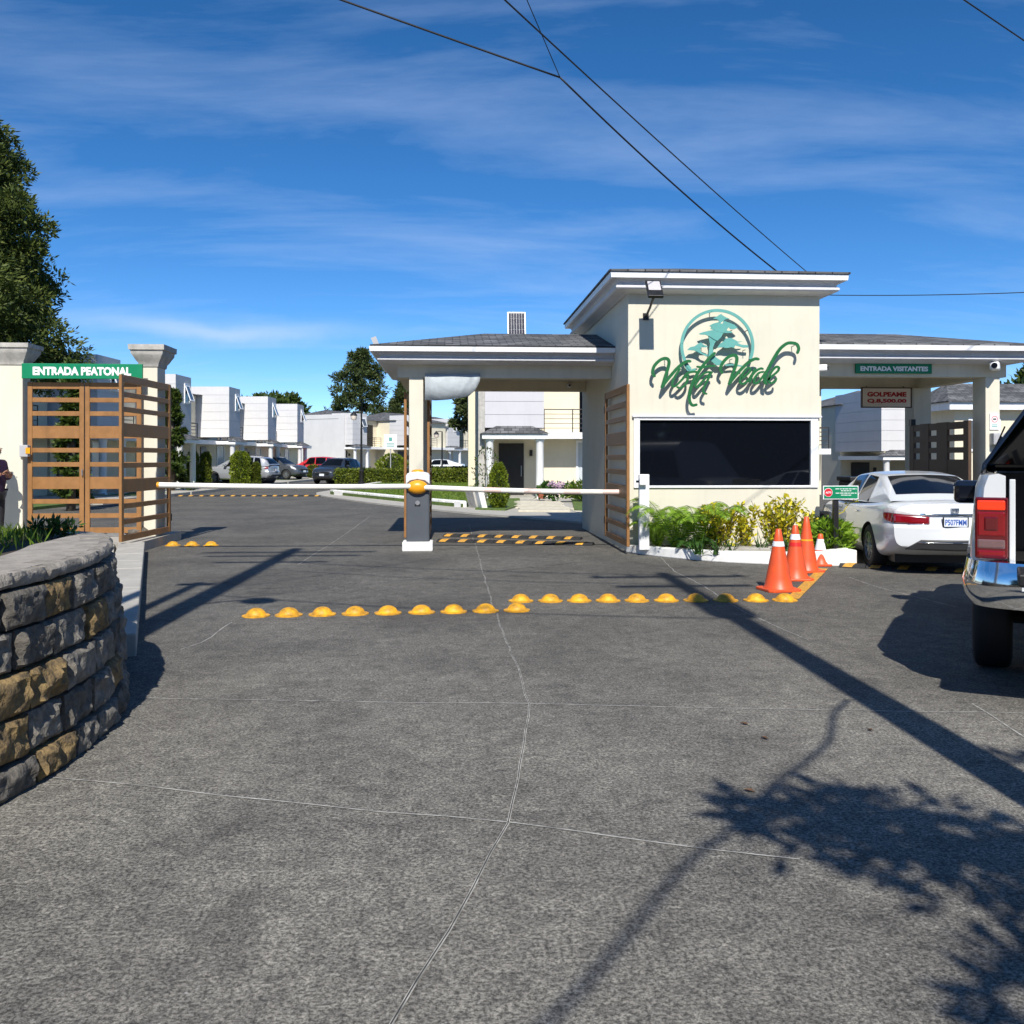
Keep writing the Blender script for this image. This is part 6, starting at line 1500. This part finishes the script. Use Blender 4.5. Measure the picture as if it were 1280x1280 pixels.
# ================================================================== STREET FURNITURE INSIDE
def lamp(label, p, H, arm=-1):
    t = thing('street_lamp', label, 'street lamp', p, -YAW, 'lantern lamps on the island')
    MB().lathe([(.20, 0), (.20, .15), (.13, .2), (.12, .75), (.16, .8), (.07, .9), (.05, H)], 14).build('post', 'black_metal', t, smooth=40)
    MB().tube([(0, 0, H - .05), (arm * .12, 0, H + .02), (arm * .42, 0, H - .02)], .03, 8).build('bracket', 'black_metal', t)
    hd_ = MB().lathe([(.03, .12), (.07, .05), (.20, -.10), (.22, -.14), (.20, -.15)], 14, (arm * .45, 0, H - .08)).build('hood', 'black_metal', t, smooth=40)
    MB().lathe([(.19, -.15), (.17, -.32), (.13, -.40), (.02, -.42)], 14, (arm * .45, 0, H - .08)).build('lantern_glass', 'sign_cream', hd_, smooth=40)
lamp('black street lamp with lantern left of the canopy', W(-8.85, 55.0, .1), 4.30)
lamp('smaller black street lamp seen right of the barrier pillar', W(-5.45, 73.0, .1), 3.65)
t = thing('street_sign', 'white street sign on a thin post behind the hedge', 'sign', W(-7.55, 58.2, .1), -YAW)
MB().tube([(0, 0, 0), (0, 0, 3.1)], .03).build('post', 'box_grey', t); b_ = MB().box(-.40, .40, -.05, -.03, 2.15, 3.05).build('board', 'sign_white', t)
MB().box(-.10, .10, -.056, -.05, 2.62, 2.85).build('symbol', 'logo_teal', b_)
for k in range(3): MB().box(-.24, .24, -.055, -.05, 2.28 + k * .09, 2.32 + k * .09).build('small_print', 'logo_teal', b_)
t = thing('utility_cabinet', 'rounded green utility cabinet on the lawn', 'cabinet', W(-4.75, 60, .1))
MB().lathe([(.42, 0), (.42, .45), (.36, .62), (.2, .70), (.01, .72)], 8).build('housing', 'utility_green', t, bevel=.03); MB().box(-.5, .5, -.5, .5, 0, .06).build('base', 'concrete', t)

# ================================================================== POLES AND WIRES
pr = thing('utility_pole', 'tall concrete utility pole beside the pickup, out of the picture', 'utility pole', (2.80, 1.45, 0), 0, 'utility poles')
MB().lathe([(.17, 0), (.105, 11.2)], 16).build('shaft', 'concrete_pole', pr, smooth=60)
for z_, w_ in ((10.9, 1.1), (10.0, .9)): MB().box(-w_, w_, -.17, -.09, z_, z_ + .11).build('crossarm', 'wood_pole', pr)
for x in (-1.0, -.5, .5, 1.0): MB().lathe([(.03, 0), (.05, .05), (.035, .09), (.05, .13), (.02, .18)], 10, (x, -.13, 11.01)).build('insulator', 'box_grey', pr)
MB().lathe([(.24, 8.2), (.26, 8.25), (.26, 9.1), (.22, 9.16)], 16, (0, -.45, 0)).build('transformer', 'box_grey', pr, smooth=40)
pl_ = thing('utility_pole', 'tall utility pole on the terrace behind the stone wall, out of the picture', 'utility pole', W(-3.32, 3.55, TOPZ - .05), 0, 'utility poles')
MB().lathe([(.19, 0), (.13, 11.8)], 16).build('shaft', 'concrete_pole', pl_, smooth=60)
for z_, w_ in ((11.3, 1.5), (10.7, 1.3), (9.8, .9)): MB().box(-w_, w_, -.15, -.08, z_, z_ + .1).build('crossarm', 'wood_pole', pl_)
MB().tube([(0, 0, 5.55), (.35, .05, 5.8), (.62, .1, 5.85)], .025).build('lamp_arm', 'steel', pl_)
MB().lathe([(.02, .12), (.17, .05), (.22, -.04), (.20, -.06)], 14, (.72, .1, 5.78)).build('lamp_head', 'box_grey', pl_, smooth=40)
p2 = thing('utility_pole', 'shorter wooden pole next to the tall terrace pole, out of the picture', 'utility pole', W(-3.75, 3.75, TOPZ - .05), 0, 'utility poles')
MB().lathe([(.10, 0), (.075, 7.2)], 12).build('shaft', 'wood_pole', p2, smooth=60); MB().box(-.25, .25, -.05, .05, 7.0, 7.12).build('crossarm', 'wood_pole', p2)
def wire(label, a, b, sag, r, n=24, name='overhead_wire'):
    a, b = Vector(a), Vector(b); pts = [a.lerp(b, k / n) - Vector((0, 0, sag * 4 * (k / n) * (1 - k / n))) for k in range(n + 1)]
    m_ = (a + b) / 2; o_ = MB(a).tube(pts, r, 6).build(name, 'wire', None, smooth=180); o_.location = a
    return tag(o_, label, 'wire', 'overhead wires')
jx = W(.80, 15.6, 8.0); PLT = W(-3.32, 3.55, 11.3)
wire('thick black cable from the wire junction down to the tower roof', jx, W(5.70, 20.2, 5.70), .10, .016)
wire('thick black cable entering at the top left of the wire junction', W(-12, 12, 11.15), jx, .05, .016)
wire('thin wire from the top edge down to the wire junction', PLT, jx, .0, .008)
wire('thin wire passing right of the junction to the tower roof', W(-3.75, 3.75, 7.0), W(6.95, 21.75, 5.90), .12, .010)
q0 = W(-3.32, 3.55, 6.80); q1 = W(6.56, 12, 7.01); wire('short stretch of wire across the top right corner', q0, q0 + (q1 - q0) * 1.6, .0, .009)
wire('thin wire from behind the tower to the right edge', W(7.2, 21.6, 5.42), W(16.8, 16.0, 5.15), .22, .010)
wire('wire between the two tall poles behind the viewer', W(-3.32, 3.55, 10.9), (2.80, 1.45, 11.0), .25, .022)
wire('second wire between the two tall poles behind the viewer', W(-3.32, 3.55, 9.95), (2.80, 1.45, 10.1), .35, .014)
wire('telephone cable between the two tall poles', W(-3.32, 3.55, 7.4), (2.80, 1.45, 7.6), .3, .016)
ck = []
for k_, (a0, b0) in enumerate(((1060, 875), (1042, 893), (1036, 925), (1003, 955), (962, 985), (908, 1040), (850, 1088), (700, 1262))):
    g_ = ground(a0, b0); hh_ = 4.45 + 0.16 * k_; ck.append((g_.x - SUN_DX * 1.054 * hh_, g_.y - 1.054 * hh_, hh_))
ck.append((ck[-1][0] - 1.2, ck[-1][1] - 2.4, 6.4)); cpts = spline(ck, 6)
o_ = MB(cpts[0]).tube(cpts, .019, 7).build('loose_cable', 'wire', None, smooth=180); o_.location = cpts[0]; tag(o_, 'thick loose cable hanging from the pole behind the viewer', 'cable')
# the tree behind the viewer whose shadow falls on the paving
rng = np.random.default_rng(91)
t = thing('street_tree', 'leafy street tree behind the viewer that shades the paving', 'tree', (5.3, -2.6, 0), 0, None)
trunk(t, [(0, 0, 0), (-.1, .1, 2.2), (.1, 0, 4.2)], .20, .12)
C = []; lm = MB()
for (x0, y0, z0, x1, y1, z1, n_) in ((0, 0, 3.6, -4.1, 2.05, 4.75, 30), (0, 0, 3.4, -3.5, .75, 4.35, 26), (0, 0, 3.9, -2.2, 1.9, 5.2, 30), (0, 0, 3.9, 1.5, .5, 6.0, 30), (0, 0, 4.0, 0, -1.5, 6.3, 30)):
    lm.tube([(x0, y0, z0), ((x0 + x1) / 2, (y0 + y1) / 2, (z0 + z1) / 2 + .15), (x1, y1, z1)], [.09, .05, .012], 7)
    for k in range(n_):
        s_ = rng.uniform(.45, 1.0); C.append([x0 + (x1 - x0) * s_ + rng.normal(0, .16), y0 + (y1 - y0) * s_ + rng.normal(0, .12), z0 + (z1 - z0) * s_ + rng.normal(0, .16)])
lm.build('limbs', 'bark', t); C = np.array(C)
quads('crown', crown_from_clumps(C, rng.uniform(.15, .32, len(C)), 46, .19, .036, .0), 'leaf_broad', t)

# a few dry leaves dropped on the paving
mat('dry_leaf', (0.10, 0.055, 0.03), 0.8, 0.3, 30)
for k, (px_, py_, lab) in enumerate(((936, 990, 'between the tree shadow and the pole shadow'), (956, 924, 'just above the loose cable shadow'), (1088, 914, 'right of the pole shadow'), (930, 906, 'beside the centre joint, right of it'))):
    g_ = ground(px_, py_); a_ = random.uniform(0, 6); l_ = random.uniform(.022, .036)
    vs = [(l_, 0, .004), (.2 * l_, .45 * l_, .014), (-l_, 0, .006), (.2 * l_, -.45 * l_, .012), (0, 0, .004)]
    o_ = MB().add(vs, [(0, 1, 4), (1, 2, 4), (2, 3, 4), (3, 0, 4)]).build('fallen_leaf', 'dry_leaf'); o_.location = g_ + Vector((0, 0, .004)); o_.rotation_euler.z = a_
    md_ = o_.modifiers.new('thickness', 'SOLIDIFY'); md_.thickness = .0015
    tag(o_, f'small dry brown leaf on the paving {lab}', 'leaf', 'dry leaves on the paving')
